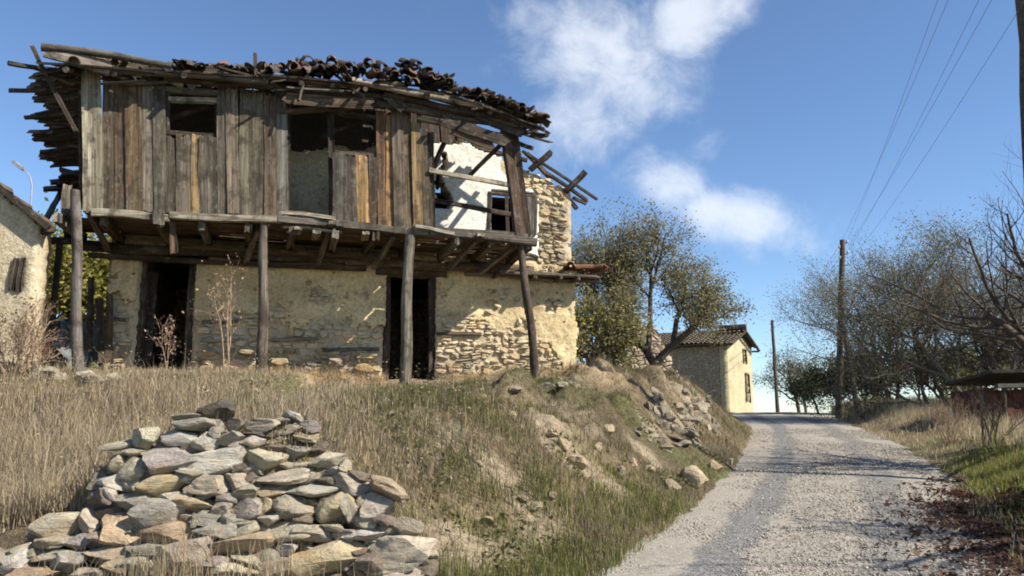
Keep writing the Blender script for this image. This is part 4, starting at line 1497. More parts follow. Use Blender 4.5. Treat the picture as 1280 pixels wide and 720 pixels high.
# trees behind the right-hand verge
RT = [('bare_tree', 15.3, 26.5, 31, .15, 'bark_grey', 'broad grey-brown leafless tree with twisted trunk beyond the right verge', dict(n=26000, size=.065, cols=TW + OL[:1], spread=.2), [((0, 0, 0), (-.5, 0, 1), 2.6, .17), ((0.1, 0, 0), (.8, .1, .8), 2.7, .15), ((0, .1, 0), (.1, .2, 1), 2.7, .13), ((-.1, 0, 0), (-.95, .2, .8), 2.5, .11)]),
      ('bare_tree', 15.4, 33.0, 33, .12, 'bark_grey', 'thin leafless tree right behind the braced utility pole', dict(n=22000, size=.065, cols=TW + OL[:2], spread=.2), [((0, 0, 0), (-.15, 0, 1), 3.0, .14), ((.2, 0, 0), (.35, 0, 1), 3.0, .13), ((-.1, 0, 0), (-.6, 0, 1), 2.6, .12)]),
      ('bare_tree', 17.3, 27.5, 35, .12, 'bark_grey', 'leafless tree with purple-grey twigs rising above the rusty shed', dict(n=9000, size=.065, cols=TW, spread=.18), [((0, 0, 0), (-.3, 0, 1), 2.6, .14), ((.2, 0, 0), (.4, 0, 1), 2.7, .13), ((0, .1, 0), (.0, .2, 1), 2.5, .12)]),
      ('olive_bush', 15.2, 28.0, 37, .12, 'bark', 'dense olive-brown tree in the middle of the thicket beyond the verge', dict(n=40000, size=.075, cols=OL[:3] + TW + TW + DG[:1], spread=.25), [((0, 0, 0), (-.3, 0, 1), 2.6, .13), ((.5, 0, 0), (.3, 0, 1), 2.7, .12), ((-.5, .2, 0), (-.4, .2, 1), 2.5, .11)]),
      ('dark_bush', 13.9, 34.0, 39, .12, 'bark', 'dark green bushy tree at the foot of the thicket by the road crest', dict(n=11000, size=.13, cols=DG + OL[:1], spread=.2), [((0, 0, 0), (-.3, 0, 1), 1.6, .1), ((.8, 0, 0), (.3, 0, 1), 1.7, .1), ((-.9, .2, 0), (-.2, .2, 1), 1.3, .09)]),
      ('dark_bush', 17.0, 36.0, 45, .12, 'bark', 'low dark scrub filling the gap under the bare trees', dict(n=9000, size=.15, cols=DG + TW[:1], spread=.25), [((0, 0, 0), (-.3, 0, 1), 1.5, .1), ((1, 0, 0), (.3, 0, 1), 1.6, .1), ((-1.2, .2, 0), (-.2, .2, 1), 1.5, .1), ((2.2, 0, 0), (.3, 0, 1), 1.6, .1)]),
      ('dark_bush', 21.5, 36.0, 47, .12, 'bark', 'low brown-green scrub behind the shed among the tree trunks', dict(n=9000, size=.15, cols=DG + TW[:2], spread=.25), [((0, 0, 0), (-.3, 0, 1), 1.5, .1), ((1, 0, 0), (.3, 0, 1), 1.6, .1), ((-1.2, .2, 0), (-.2, .2, 1), 1.5, .1), ((2.2, 0, 0), (.3, 0, 1), 1.6, .1)]),
      ('dark_bush', 18.6, 32.0, 41, .12, 'bark', 'dark olive bush behind the rusty shed at the picture edge', dict(n=9000, size=.13, cols=DG + OL[:2], spread=.22), [((0, 0, 0), (-.3, 0, 1), 1.9, .1), ((1, 0, 0), (.3, 0, 1), 1.9, .1), ((-1.2, .2, 0), (-.2, .2, 1), 1.8, .1)])]
for (nm, x, y, sd, rd, bk, lab, lf, trs) in RT:
    b0 = np.array([x, y, tz(x, y) - .15])
    k_ = {'dark_bush': 1.0, 'olive_bush': 1.62}.get(nm, 1.4)
    trs = [(o_, (d_[0] * .8, d_[1], d_[2]), L_ * k_, r_ * .62) for (o_, d_, L_, r_) in trs]
    make_tree(nm, b0, sd, trs, S4(kids=(7, 9, 10), ang=(45, 46, 42), ln=(.85, .6, .55)), bk, lab, 'tree', leaf=lf)
# far tree on the crest behind the second pole
b0 = np.array([22.0, 62.0, at(990, 506, 62).z - 1.0])
make_tree('far_tree', b0, 43, [((0, 0, 0), (-.1, 0, 1), 3.0, .15), ((.5, 0, 0), (.15, 0, 1), 2.8, .12)], S4(kids=(6, 7, 7)), 'bark', 'small dark tree far up the road beyond the crest', 'tree', leaf=dict(n=5000, size=.14, cols=TW + DG, spread=.2))
# bare branches reaching in from the right edge
x, y = 10.6, 13.6
b0 = np.array([x, y, tz(x, y) - .1])
sp_r = spec(4, (8, 9, 7, 5), (.08, .10, .12, .12), (.02, .06, .08, .08), (.6, .3, .3, .4), (8, 8, 6), (.3, .2, .2), (55, 42, 38), (.95, .5, .45), (.55, .5, .55))
make_tree('bare_tree', b0, 55, [((0, 0, 0), (-.45, -.05, 1), 3.4, .15), ((0, .1, .3), (-.9, .0, .75), 3.3, .11), ((0, 0, .2), (.3, .1, 1), 3.5, .12)], sp_r, 'bark', 'leafless tree whose bare branches reach in from the right edge', 'tree')
# its neighbour nearer the road: only its shade falls on the gravel
x, y = 11.3, 5.8
b0 = np.array([x, y, tz(x, y) - .1])
make_tree('walnut_tree', b0, 57, [((0, 0, 0), (-.1, 0, 1), 4.6, .16), ((0, 0, 1.4), (-.35, .3, 1), 3.6, .13), ((0, 0, 1.3), (.3, -.3, 1), 3.4, .12)], S4(kids=(7, 8, 8), frm=(.55, .25, .15), ln=(.6, .6, .5)), 'bark', 'half-bare tree outside the right edge that shades the road', 'tree', leaf=dict(n=2200, size=.10, cols=[(.13, .085, .035), (.10, .08, .03), (.16, .11, .04)], spread=.15))

# dead weeds and bushes
sp_w = spec(3, (6, 5, 4), (.08, .14, .15), (.05, .06, .05), (.5, .4, .4), (8, 5), (.35, .2), (35, 35), (.4, .5), (.5, .6))


def weed(px, py, Y, h, seed, n, lab, cat='weed', mat='stalk', leafc=None, nleaf=0, name='dry_weed', rad=.008, spread=.25, size=.03):
    p = at(px, py, Y)
    b_ = np.array([p.x, p.y, tz(p.x, p.y) - .03])
    rr = np.random.RandomState(seed)
    tr = [((rr.normal() * .05, rr.normal() * .05, 0), (rr.normal() * spread, rr.normal() * spread, 1), h * rr.uniform(.7, 1.1), rad) for i in range(n)]
    lf = dict(n=nleaf, size=size, cols=leafc, spread=.02) if nleaf else None
    make_tree(name, b_, seed, tr, sp_w, mat, lab, cat, leaf=lf, part='leaves')


weed(284, 472, 12.0, 1.35, 61, 3, 'tall dried stalk with curled brown leaves left of the second post', leafc=[(.36, .25, .15), (.28, .2, .13)], nleaf=160, rad=.012, spread=.12, size=.05)
weed(209, 470, 12.2, .7, 62, 2, 'pale pinkish dried weed in front of the left doorway', leafc=[(.42, .30, .24), (.36, .24, .18)], nleaf=180, spread=.15, size=.045)
weed(20, 440, 10.7, 1.0, 63, 14, 'reddish leafless bush among rubble at the left picture edge', 'bush', leafc=[(.17, .09, .06), (.2, .12, .08)], nleaf=600, name='red_bush', spread=.5, rad=.012, size=.045)
weed(48, 450, 10.8, .75, 64, 9, 'small reddish twiggy bush beside the blue-grey sheet', 'bush', leafc=[(.17, .10, .07)], nleaf=250, name='red_bush', spread=.5)
weed(1185, 520, 17.5, 1.0, 65, 14, 'brown dried bush on the right verge before the rusty shed', 'bush', leafc=[(.2, .13, .08)], nleaf=400, name='dry_bush', spread=.5)
weed(1235, 530, 15.5, 1.0, 66, 12, 'dark twiggy bush in front of the rusty shed', 'bush', 'bark', name='dry_bush', spread=.45, rad=.012)
weed(243, 712, 5.72, .75, 67, 2, 'single thin dry stalk standing before the dry-stone wall', spread=.06, rad=.005)

# ------------------------------------------------------------------ neighbouring buildings


def gable_house(name, corner, g, s, L, M_, h, rise, wall_g, wall_s, label, over=0.35, openings=(), tilecol=(0.115, 0.088, 0.066)):
    """corner = foot of the front corner; gable runs along g for L, long side along s for M_"""
    g = Vector((*g, 0)).normalized()
    s = Vector((*s, 0)).normalized()
    c = Vector(corner)
    t = add(name, None, M=T(c), label=label, cat='house')
    up = Vector((0, 0, 1))
    ng = (g.cross(up)).normalized()
    if ng.dot(s) > 0:
        ng = -ng

    def keep(a, z):
        k_ = z < h + rise * (1 - np.abs(a / L - .5) * 2)
        for o_ in openings:
            k_ = k_ & ~in_rect(a, z, o_)
        return k_
    add('gable_wall', sheet_wall(keep, 0, L, -1.8, h + rise + .1, 0.09, 0.0, 0.4, (c, g, ng), 0.02, 31, .2), MAT[wall_g], t)
    p0, p1 = c + s * 0.42 + g * .2 + up * (h / 2 - .9), c + s * M_ + g * .2 + up * (h / 2 - .9)
    add('side_wall', box_mesh((p1 - p0).length, .4, h + 1.8, .01), MAT[wall_s], t, frame_mat(p0, p1))
    p0, p1 = p0 + g * (L - .4), p1 + g * (L - .4)
    add('side_wall', box_mesh((p1 - p0).length, .4, h + 1.8), MAT[wall_s], t, frame_mat(p0, p1))
    p0, p1 = c + s * (M_ - .2) + g * .42 + up * (h / 2 - .9), c + s * (M_ - .2) + g * (L - .42) + up * (h / 2 - .9)
    add('back_wall', box_mesh((p1 - p0).length, .38, h + 1.8), MAT[wall_s], t, frame_mat(p0, p1))
    for o_ in openings:  # near-black panel set inside stands in for the opening's shade
        add('opening_shade', box_mesh(o_[1] - o_[0] - .02, .05, o_[3] - o_[2] - .02), MAT['dark'], t, frame_mat(c + g * o_[0] - ng * .25 + up * (o_[2] + o_[3]) / 2, c + g * o_[1] - ng * .25 + up * (o_[2] + o_[3]) / 2))
        for q in (o_[0], o_[1]):
            beam('window_frame', t, c + g * q + ng * .0 + up * o_[2], c + g * q + up * o_[3], .07, .07, DARK, ng)
    # two roof slopes with tiled courses
    ridge = c + g * L / 2 + up * (h + rise + .06)
    for sg in (-1, 1):
        eave = c + g * (L / 2 + sg * (L / 2 + over)) + up * (h + .06 - rise * over / (L / 2))
        a0, a1 = ridge - s * over, ridge + s * (M_ + over)
        b0_, b1_ = eave - s * over, eave + s * (M_ + over)
        nr, ncol = 9, 34
        V = []
        for i in range(nr * 2):
            f = (i // 2 + (i % 2)) / nr
            lift = .05 * (i % 2 == 1) - .0
            for j in range(ncol * 4 + 1):
                q = j / (ncol * 4)
                pt = a0.lerp(a1, q).lerp(b0_.lerp(b1_, q), f)
                V.append(pt + up * (abs(math.sin(j * math.pi / 4)) * .07 + lift + .05 * math.sin(q * 5 + sg)) + up * R.uniform(-.012, .012))
        m = ncol * 4 + 1
        Fq = [(i * m + j, i * m + j + 1, (i + 1) * m + j + 1, (i + 1) * m + j) for i in range(nr * 2 - 1) for j in range(m - 1)]
        ro = add('roof', mesh_from('roof', V, Fq), MAT['tile'], t, None, jit(tilecol, .05))
        beam('fascia', ro, b0_ - up * .06, b1_ - up * .06, .12, .08, DARK)
        beam('verge_board', ro, a0 - up * .05, b0_ - up * .06, .12, .08, DARK)
    return t


fh = gable_house('stone_cottage', at(911, 490, 40), (.53, .85), (-.85, .53), 4.4, 7.5, 2.45, 0.75, 'yellow_wall', 'masonry', 'small far cottage with yellow sunlit gable and shaded stone side at the road crest',
                 openings=((2.7, 3.35, 1.55, 2.35), (2.9, 3.7, -.5, 1.05)))
p = at(905, 413, 41.5)
beam('ridge_stones', fh, p + Vector((-.2, .2, .1)), p + Vector((1.1, -.3, .15)), .5, .22, (.10, .075, .06), mat='tile')
# neighbour at the left picture edge
c = at(38, 405, 11.3)
c.z = 1.9
nh = gable_house('neighbour_house', c, (-.97, -.1), (-.75, .66), 4.8, 4.0, 2.45, 1.9, 'cream_wall', 'masonry', 'cream plastered house with sloping dark tile roof cut by the left edge', over=.12, openings=((.18, .28, 1.45, 1.95),))

# broken wall between the tree and the ruined house
rw_c = Vector((2.1, 22.2, tz(2.1, 22.2) - .3))
rg = Vector((.98, .19, 0)).normalized()
rn_ = Vector((rg.y, -rg.x, 0))


def ruin_keep(a, z):
    top = np.interp(a, [0, .35, .7, 1.0, 1.4, 2.0, 2.3, 2.7], [.9, 1.5, 2.25, 2.1, 2.2, 1.9, 1.2, .6])
    return z < top + .18 * fb2(a, z, 2.5, 3, 3.)


add('ruined_wall', sheet_wall(ruin_keep, 0, 2.7, -.2, 2.7, .08, 0, .45, (rw_c, rg, rn_), .06, 41, .3), MAT['pink_masonry'], None, None, None, 'broken pinkish stone wall standing behind the forked tree', 'wall')

# rusty shed at the right edge
sx, sy = 13.6, 20.5
sz = tz(sx, sy) - .45
shed = add('rusty_shed', None, M=T((sx, sy, sz)), label='low dark shed with rust-red sheet walls and pale beam at the right edge', cat='shed')
for i in range(7):
    a = Vector((sx - 1.2 + i * .62, sy + i * .03, sz))
    beam('wall_sheet', shed, a, a + Vector((R.uniform(-.03, .03), 0, 1.7)), .6, .03, BROWN, Vector((0, -1, 0)), mat='rust', rag=.05)
for i in range(5):
    a = Vector((sx - 1.2 + i * .95, sy - .12, sz))
    log('post', shed, a, a + Vector((0, 0, 1.75)), .06, .055, DARK)
beam('pale_beam', shed, Vector((sx - .25, sy - .25, at(1215, 532, sy).z)), Vector((sx + 1.6, sy - .25, at(1215, 532, sy).z + .03)), .12, .1, (.30, .27, .23))
beam('eave_beam', shed, Vector((sx - 1.4, sy - .2, sz + 1.75)), Vector((sx + 3.3, sy - .2, sz + 1.82)), .12, .1, (.12, .11, .095))
beam('shed_roof', shed, Vector((sx - 1.5, sy + .9, sz + 2.0)), Vector((sx + 3.4, sy + .9, sz + 2.05)), 2.4, .08, (.05, .045, .038), (Vector((0, .1, 1))).normalized(), cols=8)
for q in (-1.35, 3.2):
    beam('side_sheet', shed, Vector((sx + q, sy + .05, sz + .85)), Vector((sx + q, sy + 2.0, sz + .85)), 1.7, .03, BROWN, Vector((1, 0, 0)), mat='rust')

# ------------------------------------------------------------------ poles and wires


def pole(base, top, r0, r1, label, arms=0):
    base, top = Vector(base), Vector(top)
    t = add('utility_pole', None, M=T(base), label=label, cat='utility pole', group='wooden utility poles along the road')
    log('mast', t, base, top, r0, r1, (.085, .065, .05), .01, 'pole')
    ins = []
    for i in range(arms):
        sg = -1 if i % 2 else 1
        p_ = top + Vector((sg * .16, -.05, -.12 - .22 * i))
        beam('bracket', t, p_ - Vector((sg * .18, 0, .05)), p_, .025, .025, DARK, mat='pole')
        q = np.array([[0, 0, 0], [0, 0, .02], [0, 0, .06], [0, 0, .1], [0, 0, .12]])
        V, Fq = tube_arrays(q + np.array(p_), [.02, .04, .03, .045, .01], 8)
        add('insulator', mesh_from('insulator', V, Fq, True), MAT['glaze'], t)
        ins.append(p_ + Vector((0, 0, .1)))
    return t, ins


b_ = at(1046, 505, 31)
b_.z = tz(b_.x, b_.y) - .3
tp = at(1053, 300, 31)
t1, ins1 = pole(b_, tp, .13, .10, 'wooden utility pole with a slanting brace by the road crest', 5)
fb = at(1073, 510, 30.2)
fb.z = tz(fb.x, fb.y) - .2
log('brace_pole', t1, fb, at(1051, 405, 31) + Vector((.05, -.1, 0)), .10, .08, (.085, .065, .05), .01, 'pole')
b2 = at(972, 512, 58)
b2.z -= .8
t2, ins2 = pole(b2, at(965, 400, 58), .14, .11, 'slim far utility pole standing against the sky beyond the crest', 4)
pa, pb = at(1281, 0, 12.0), at(1291, 220, 12.0)
k_ = (tz(pb.x, 12.0) - .3 - pa.z) / (pb.z - pa.z)
b3 = pa.lerp(pb, k_)
t3, ins3 = pole(b3, pa.lerp(pb, (9.2 - pa.z) / (pb.z - pa.z)), .15, .125, 'near wooden utility pole cut off by the right edge', 0)
t4, ins4 = pole(Vector((1.6, -4.0, tz(1.6, -4.0) - .3)), Vector((1.6, -4.0, 7.9)), .13, .10, 'utility pole behind the viewer that carries the lines over the road', 5)


def wire(a, c, sag, label, r=.0032, group='overhead power lines'):
    n_ = 28
    t_ = np.linspace(0, 1, n_)
    a, c = np.array(a), np.array(c)
    pts = a[None] * (1 - t_)[:, None] + c[None] * t_[:, None]
    pts[:, 2] -= sag * 4 * t_ * (1 - t_)
    V, Fq = tube_arrays(pts, np.full(n_, r), 5)
    add('power_line', mesh_from('wire', V, Fq, True), MAT['wire'], None, None, None, label, 'wire', group)


beam('cross_arm', t4, Vector((.75, -4.12, 7.2)), Vector((2.45, -4.12, 7.2)), .09, .09, DARK, mat='pole')
for i, od in enumerate(('leftmost', 'second from left', 'middle', 'second from right', 'rightmost')):
    wire(ins1[i], Vector((.85 + .38 * i, -4.12, 7.28)), .35 + .04 * i, od + ' of the five overhead lines crossing the top edge')
for i in range(4):
    wire(ins2[i], ins1[i], .5, 'faint overhead line between the far pole and the braced pole', .006)
wire(ins2[0], at(880, 345, 46), .8, 'slack line running from the far pole towards the cottage', .007)

# street lamp at the far left
lb = at(41, 300, 22)
lb.z = 3.0
lamp = add('street_lamp', None, M=T(lb), label='slender grey street lamp between the left house and the ruin', cat='street lamp')
lt = at(40, 232, 22)
log('mast', lamp, lb, lt, .032, .026, (.3, .3, .3), .0, 'metal')
V, Fq = tube_arrays(np.array([lt, at(38, 222, 22), at(33, 215, 22), at(27, 209, 22)]), [.022, .02, .018, .016], 6)
add('arm', mesh_from('arm', V, Fq, True), MAT['metal'], lamp)
p0, p1 = at(17, 203, 22), at(30, 212, 22)
beam('lamp_head', lamp, p0, p1, .2, .09, (.4, .4, .4), mat='metal', taper=.4)

# ------------------------------------------------------------------ loose rocks


def rock(name, px, py, Y, w_, d_, h_, col, label, cat='rock', group=None, rz=0, sink=.3, onground=True, parent=None):
    p = at(px, py, Y)
    z = tz(p.x, p.y) + h_ * (.5 - sink) if onground else p.z
    M = T((p.x, p.y, z)) @ Matrix.Rotation(rz, 4, 'Z') @ Matrix.Rotation(R.uniform(-.2, .2), 4, 'Y') @ Matrix.Diagonal((w_, d_, h_, 1))
    return add(name, ROCKS[R.randint(len(ROCKS))], None, parent, M, col, label, cat, group)


def ground_rock(name, px, py, w_, h_, col, label, cat='rock', group=None, sink=.3, parent=None):
    Y = hit(px, py)
    k_ = Y / 1000
    return rock(name, px, py, Y, w_ * k_, w_ * k_ * .8, h_ * k_ * 1.2, col, label, cat, group, R.uniform(0, 6), sink, True, parent)


TAN = (.42, .34, .22)
ground_rock('boulder', 866, 606, 40, 26, TAN, 'rounded cream boulder at the foot of the bank by the road', 'boulder', sink=.25)
ground_rock('rock', 840, 612, 24, 16, (.3, .24, .16), 'low tan rock just left of the roadside boulder')
ground_rock('rock', 893, 586, 22, 13, TAN, 'flat pale rock just behind the roadside boulder')
ground_rock('rock', 912, 580, 12, 8, TAN, 'smallest pale rock at the road edge past the boulder')
for (px, py, w_, h_) in [(790, 580, 16, 10), (775, 596, 12, 16), (812, 588, 16, 9), (720, 582, 26, 18), (705, 560, 20, 14), (690, 545, 22, 10), (655, 630, 14, 12), (668, 640, 18, 12), (660, 655, 20, 14), (635, 608, 12, 8), (690, 625, 16, 12), (745, 560, 14, 10), (760, 540, 18, 10), (640, 520, 14, 9), (585, 515, 10, 7), (610, 655, 18, 10), (730, 600, 14, 10), (600, 585, 10, 8)]:
    ground_rock('bank_rock', px, py, w_, h_, jit(TAN, .15), 'small pale rock poking through the dry grass of the bank', group='rocks in the bank', sink=.4)
ground_rock('rock', 481, 508, 14, 11, (.46, .43, .37), 'white rounded stone on the grass before the right doorway')
ground_rock('rock', 490, 523, 9, 6, (.45, .42, .36), 'tiny pale stone just below the white rounded stone')
# outcrop on the bank's nose
q = at(850, 525, 17.0)
outcrop = add('rock_outcrop', None, M=T((q.x, q.y, tz(q.x, q.y))), label='jagged pale rock outcrop on the nose of the grassy bank', cat='rock outcrop')
for i, (px, py, w_, h_) in enumerate([(862, 500, 26, 13), (880, 514, 24, 16), (868, 524, 28, 16), (846, 522, 22, 16), (884, 532, 20, 22), (828, 515, 20, 26), (850, 540, 26, 14), (868, 545, 24, 12), (832, 538, 24, 12), (818, 500, 16, 16), (842, 555, 26, 10), (820, 552, 20, 12), (876, 500, 18, 10), (806, 535, 20, 10), (856, 512, 24, 9)]):
    for q in range(5):
        ground_rock('rock', px + R.uniform(-11, 11), py + R.uniform(-9, 9), w_ * R.uniform(.4, .95), h_ * R.uniform(.35, .8), jit((.31, .265, .195), .3), None, None, sink=.42, parent=outcrop)
# rubble at the corner post and left edge
q = at(70, 465, 12.3)
rubble = add('rubble_heap', None, M=T((q.x, q.y, tz(q.x, q.y))), label='heap of pale rubble rocks around the foot of the corner post', cat='rubble')
for i, (px, py, w_, h_) in enumerate([(120, 462, 34, 16), (145, 463, 26, 12), (108, 474, 30, 14), (50, 452, 16, 14), (10, 470, 34, 16), (35, 474, 26, 13), (62, 468, 22, 12), (-10, 458, 30, 18), (25, 455, 22, 13), (75, 478, 20, 10), (132, 476, 24, 10), (5, 440, 26, 16)]):
    rock('rock', px, py, 10.7 + (i % 3) * .2, w_ * .0115, w_ * .010, h_ * .013, jit((.37, .325, .25), .2), None, None, None, R.uniform(0, 6), .05, True, rubble)
for (px, py, lb_) in [(702, 484, 'flat stone on the terrace right of the leaning post'), (686, 486, 'flat stone beside the fallen plank at the leaning post foot'), (645, 488, 'flat stone on the terrace left of the leaning post'), (560, 490, 'flat stone lying before the right doorway')]:
    ground_rock('flat_stone', px, py, 20, 7, (.34, .30, .24), lb_)
for (x0, x1) in [(668, 702), (640, 672)]:
    Y = 12.9
    a, b_ = at(x0, 486, Y), at(x1, 485, Y)
    a.z = tz(a.x, a.y) + .05
    b_.z = tz(b_.x, b_.y) + .06
    beam('fallen_plank', None, a, b_, .12, .05, GREY, label='weathered plank lying on the terrace near the leaning post' if x0 == 668 else 'shorter weathered plank on the terrace left of the leaning post', cat='plank')
# crumpled blue-grey sheet behind the corner post
cp = at(75, 440, 12.9)
g_ = 16
V = []
for i in range(g_ + 1):
    for j in range(g_ + 1):
        a, b_ = i / g_ - .5, j / g_ - .5
        V.append((cp.x + a * .95, cp.y + b_ * .5, tz(cp.x, cp.y) + .05 + .75 * max(0, 1 - 1.2 * (a * a * 3 + b_ * b_ * 2.2)) ** .8))
V = np.array(V)
V += np.stack([fbm(V * 5 + q, 4) for q in (1, 20, 40)], 1) * .13
Fq = np.array([(i * (g_ + 1) + j, i * (g_ + 1) + j + 1, (i + 1) * (g_ + 1) + j + 1, (i + 1) * (g_ + 1) + j) for i in range(g_) for j in range(g_)])
add('crumpled_sheet', mesh_from('sheet', V, Fq[:, ::-1]), MAT['sheet'], None, None, None, 'crumpled blue-grey sheet lying among rubble behind the corner post', 'sheet')

# ------------------------------------------------------------------ grass, gravel, litter


def blades(x, y, h, wd, col, lean=.35, name='grass', label=None, flop=0.0, zoff=0.0):
    n = len(x)
    r = R
    z = terrain(x, y) - .015 + zoff
    a = r.uniform(0, 2 * np.pi, n)
    ln = np.abs(r.normal(size=n)) * lean + flop
    dx, dy = np.cos(a) * ln, np.sin(a) * ln
    a2 = r.uniform(0, 2 * np.pi, n)
    wx, wy = np.cos(a2) * wd / 2, np.sin(a2) * wd / 2
    b0_ = np.stack([x, y, z], 1)
    Wv = np.stack([wx, wy, np.zeros(n)], 1)
    mid = b0_ + np.stack([dx * h * .3, dy * h * .3, h * .58], 1)
    tip = b0_ + np.stack([dx * h * .9, dy * h * .9, h * np.sqrt(np.clip(1 - .5 * ln ** 2, .25, 1))], 1)
    V = np.stack([b0_ - Wv, b0_ + Wv, mid + Wv * .75, mid - Wv * .75, tip], 1).reshape(-1, 3)
    i = np.arange(n)[:, None] * 5
    Ft = np.concatenate([i + np.array([0, 1, 2]), i + np.array([0, 2, 3]), i + np.array([3, 2, 4])], 0)
    c = np.repeat(col, 5, 0)
    me = mesh_from(name, V, Ft, False, c)
    return add(name, me, MAT['grass'], None, None, None, label, 'grass', kind='stuff')


def scatter(n, x0, x1, y0, y1, dens):
    x = R.uniform(x0, x1, n)
    y = R.uniform(y0, y1, n)
    k_ = R.rand(n) < dens(x, y)
    return x[k_], y[k_]


def palette(n, cols, wts):
    cols = np.array(cols)
    i = R.choice(len(cols), size=n, p=np.array(wts) / sum(wts))
    return cols[i] * R.uniform(.7, 1.3, n)[:, None]


def in_house(x, y):
    rx, ry_ = x - O.x, y - O.y
    s = rx * UH.x + ry_ * UH.y
    d = rx * NH.x + ry_ * NH.y
    return (s > -.1) & (s < LW + .1) & (d < .05) & (d > -5.3)


def under_gallery(x, y):
    rx, ry_ = x - O.x, y - O.y
    s = rx * UH.x + ry_ * UH.y
    d = rx * NH.x + ry_ * NH.y
    return (s > -.3) & (s < LW) & (d < 1.25) & (d > -5.3)


STRAW = [(.40, .325, .20), (.33, .265, .165), (.25, .20, .13), (.47, .39, .255), (.28, .235, .175)]
BRN = [(.19, .145, .10), (.25, .19, .125), (.15, .12, .085), (.22, .18, .14), (.30, .24, .16)]
GRN = [(.11, .125, .035), (.09, .105, .035), (.15, .15, .045), (.13, .12, .05)]
LIME = [(.24, .26, .045), (.18, .22, .04), (.30, .28, .07)]


def visible(x, y):
    px = 640 + 1000 * x / y
    return (px > -60) & (px < 1340)


# tall straw on the left slope
x, y = scatter(300000, -8.5, -.5, 6.25, 12.6, lambda x, y: visible(x, y) * (.35 + .65 * sstep(-.5, .3, fb2(x, y, .9, 3, 2.))) * ~under_gallery(x, y) * sstep(-.6, -2.2, x) * np.clip(7.5 / y, 0, 1) ** 1.2 * np.where((x > -3.1) & (y < 6.5), .3, 1))
h = R.gamma(4, .045, len(x)).clip(.06, .45) * (1 + .6 * fb2(x, y, 1.6, 3, 4.)) * np.interp(x, [-4, -2.5, -1], [1.1, .7, .55]) * np.interp(y, [7, 9, 10.5, 12], [1.1, 1, .5, .35])
g = fb2(x, y, .7, 3, 7.)
col = palette(len(x), STRAW + BRN, [3, 3, 2, 2, 2, 1.2, 1.2, .8, 1.5, 1]) * 1.12
gm_ = R.rand(len(x)) < sstep(.0, .5, g) * .45 * sstep(-3.6, -2.2, x)
col[gm_] = palette(gm_.sum(), GRN, [1, 1, 1, 1])
blades(x, y, h, R.uniform(.004, .009, len(x)), col, .5, 'dry_grass', 'tall dry straw-coloured grass on the slope below the house')
# bank: brown turf with green tufts
x, y = scatter(330000, -1.9, 8.5, 6.2, 24, lambda x, y: visible(x, y) * (x < road_l(y) - .02) * ~in_house(x, y) * ~under_gallery(x, y) * (.4 + .6 * sstep(-.4, .2, fb2(x, y, 1.2, 4, 21.))) * np.clip(9 / y, 0, 1) ** .8 * (1 - .78 * bare(x, y)))
e = road_l(y) - x
h = R.uniform(.04, .17, len(x)) * (1 + .6 * fb2(x, y, 1.1, 3, 4.)) * np.interp(y, [8, 11, 13, 18], [1.1, .9, .6, .9])
col = palette(len(x), BRN + STRAW[:3], [3, 3, 2.5, 2.5, 1.5, 1.2, 1.5, 1.5])
g = fb2(x, y, .75, 3, 17.) + .55 * np.exp(-((y - 11.6 - .28 * x) / .9) ** 2) + .35 * sstep(8.6, 7, y) * sstep(2.5, .3, e)
gm_ = R.rand(len(x)) < .22 + sstep(-.1, .5, g) * .68
col[gm_] = palette(gm_.sum(), GRN, [1, 1, 1, 1])
blades(x, y, h, R.uniform(.004, .010, len(x)), col, .5, 'bank_grass', 'short brown and green turf covering the bank beside the road')
# lush strip at the foot of the bank near the camera
x, y = scatter(42000, -1.2, 3.6, 5.9, 12.5, lambda x, y: (road_l(y) - x > -.08) * (road_l(y) - x < 1.5) * sstep(1.5, .3, road_l(y) - x) * sstep(12.5, 8, y))
h = R.uniform(.05, .19, len(x)) * np.interp(y, [6, 12], [1.1, .6])
col = palette(len(x), GRN + LIME + STRAW[:2], [2, 2, 2, 1.5, .8, .8, .5, 1, 1])
blades(x, y, h, R.uniform(.004, .009, len(x)), col, .35, 'verge_grass', 'fresh green grass strip where the bank meets the gravel')
# grass below and between the foreground stones
x, y = scatter(2600, -3.9, -.4, 5.5, 5.75, lambda x, y: .04 + .9 * np.exp(-((x + 2.3) / .35) ** 2) + .5 * np.exp(-((x + 1.6) / .2) ** 2))
h = R.uniform(.2, .55, len(x))
blades(x, y, h, R.uniform(.003, .007, len(x)), palette(len(x), STRAW, [2, 2, 2, 2, 1]), .25, 'wall_foot_grass', 'wispy dry grass growing in front of the dry-stone wall')
# taller seed stalks and broad-leaved weeds that break up the turf
x, y = scatter(2600, -8.0, 1.5, 6.3, 11.2, lambda x, y: visible(x, y) * (.15 + .85 * sstep(0, .5, fb2(x, y, .9, 3, 41.))) * (x < road_l(y) - 1.4) * np.where((x > -3.2) & (x < -.6) & (y < 6.6), .1, 1))
h = R.uniform(.3, .62, len(x)) * np.interp(x, [-3, -1], [1, .6])
blades(x, y, h, R.uniform(.003, .006, len(x)), palette(len(x), STRAW + BRN[:3], [2, 2, 1, 2, 1, 2, 2, 2]), .3, 'seed_stalks', 'taller dead seed stalks scattered over the dry slope')
hz = terrain(x, y)
cc = np.repeat(np.stack([x, y, hz + h * .75], 1), 5, 0) + R.normal(size=(len(x) * 5, 3)) * np.array([.03, .03, .07])
add('seed_heads', leaves(cc, .03, [(.36, .28, .18), (.24, .18, .12), (.42, .34, .23)], R, .45), MAT['leaf'], None, None, None, 'tiny dry seed heads on the dead stalks of the slope', 'grass', kind='stuff')
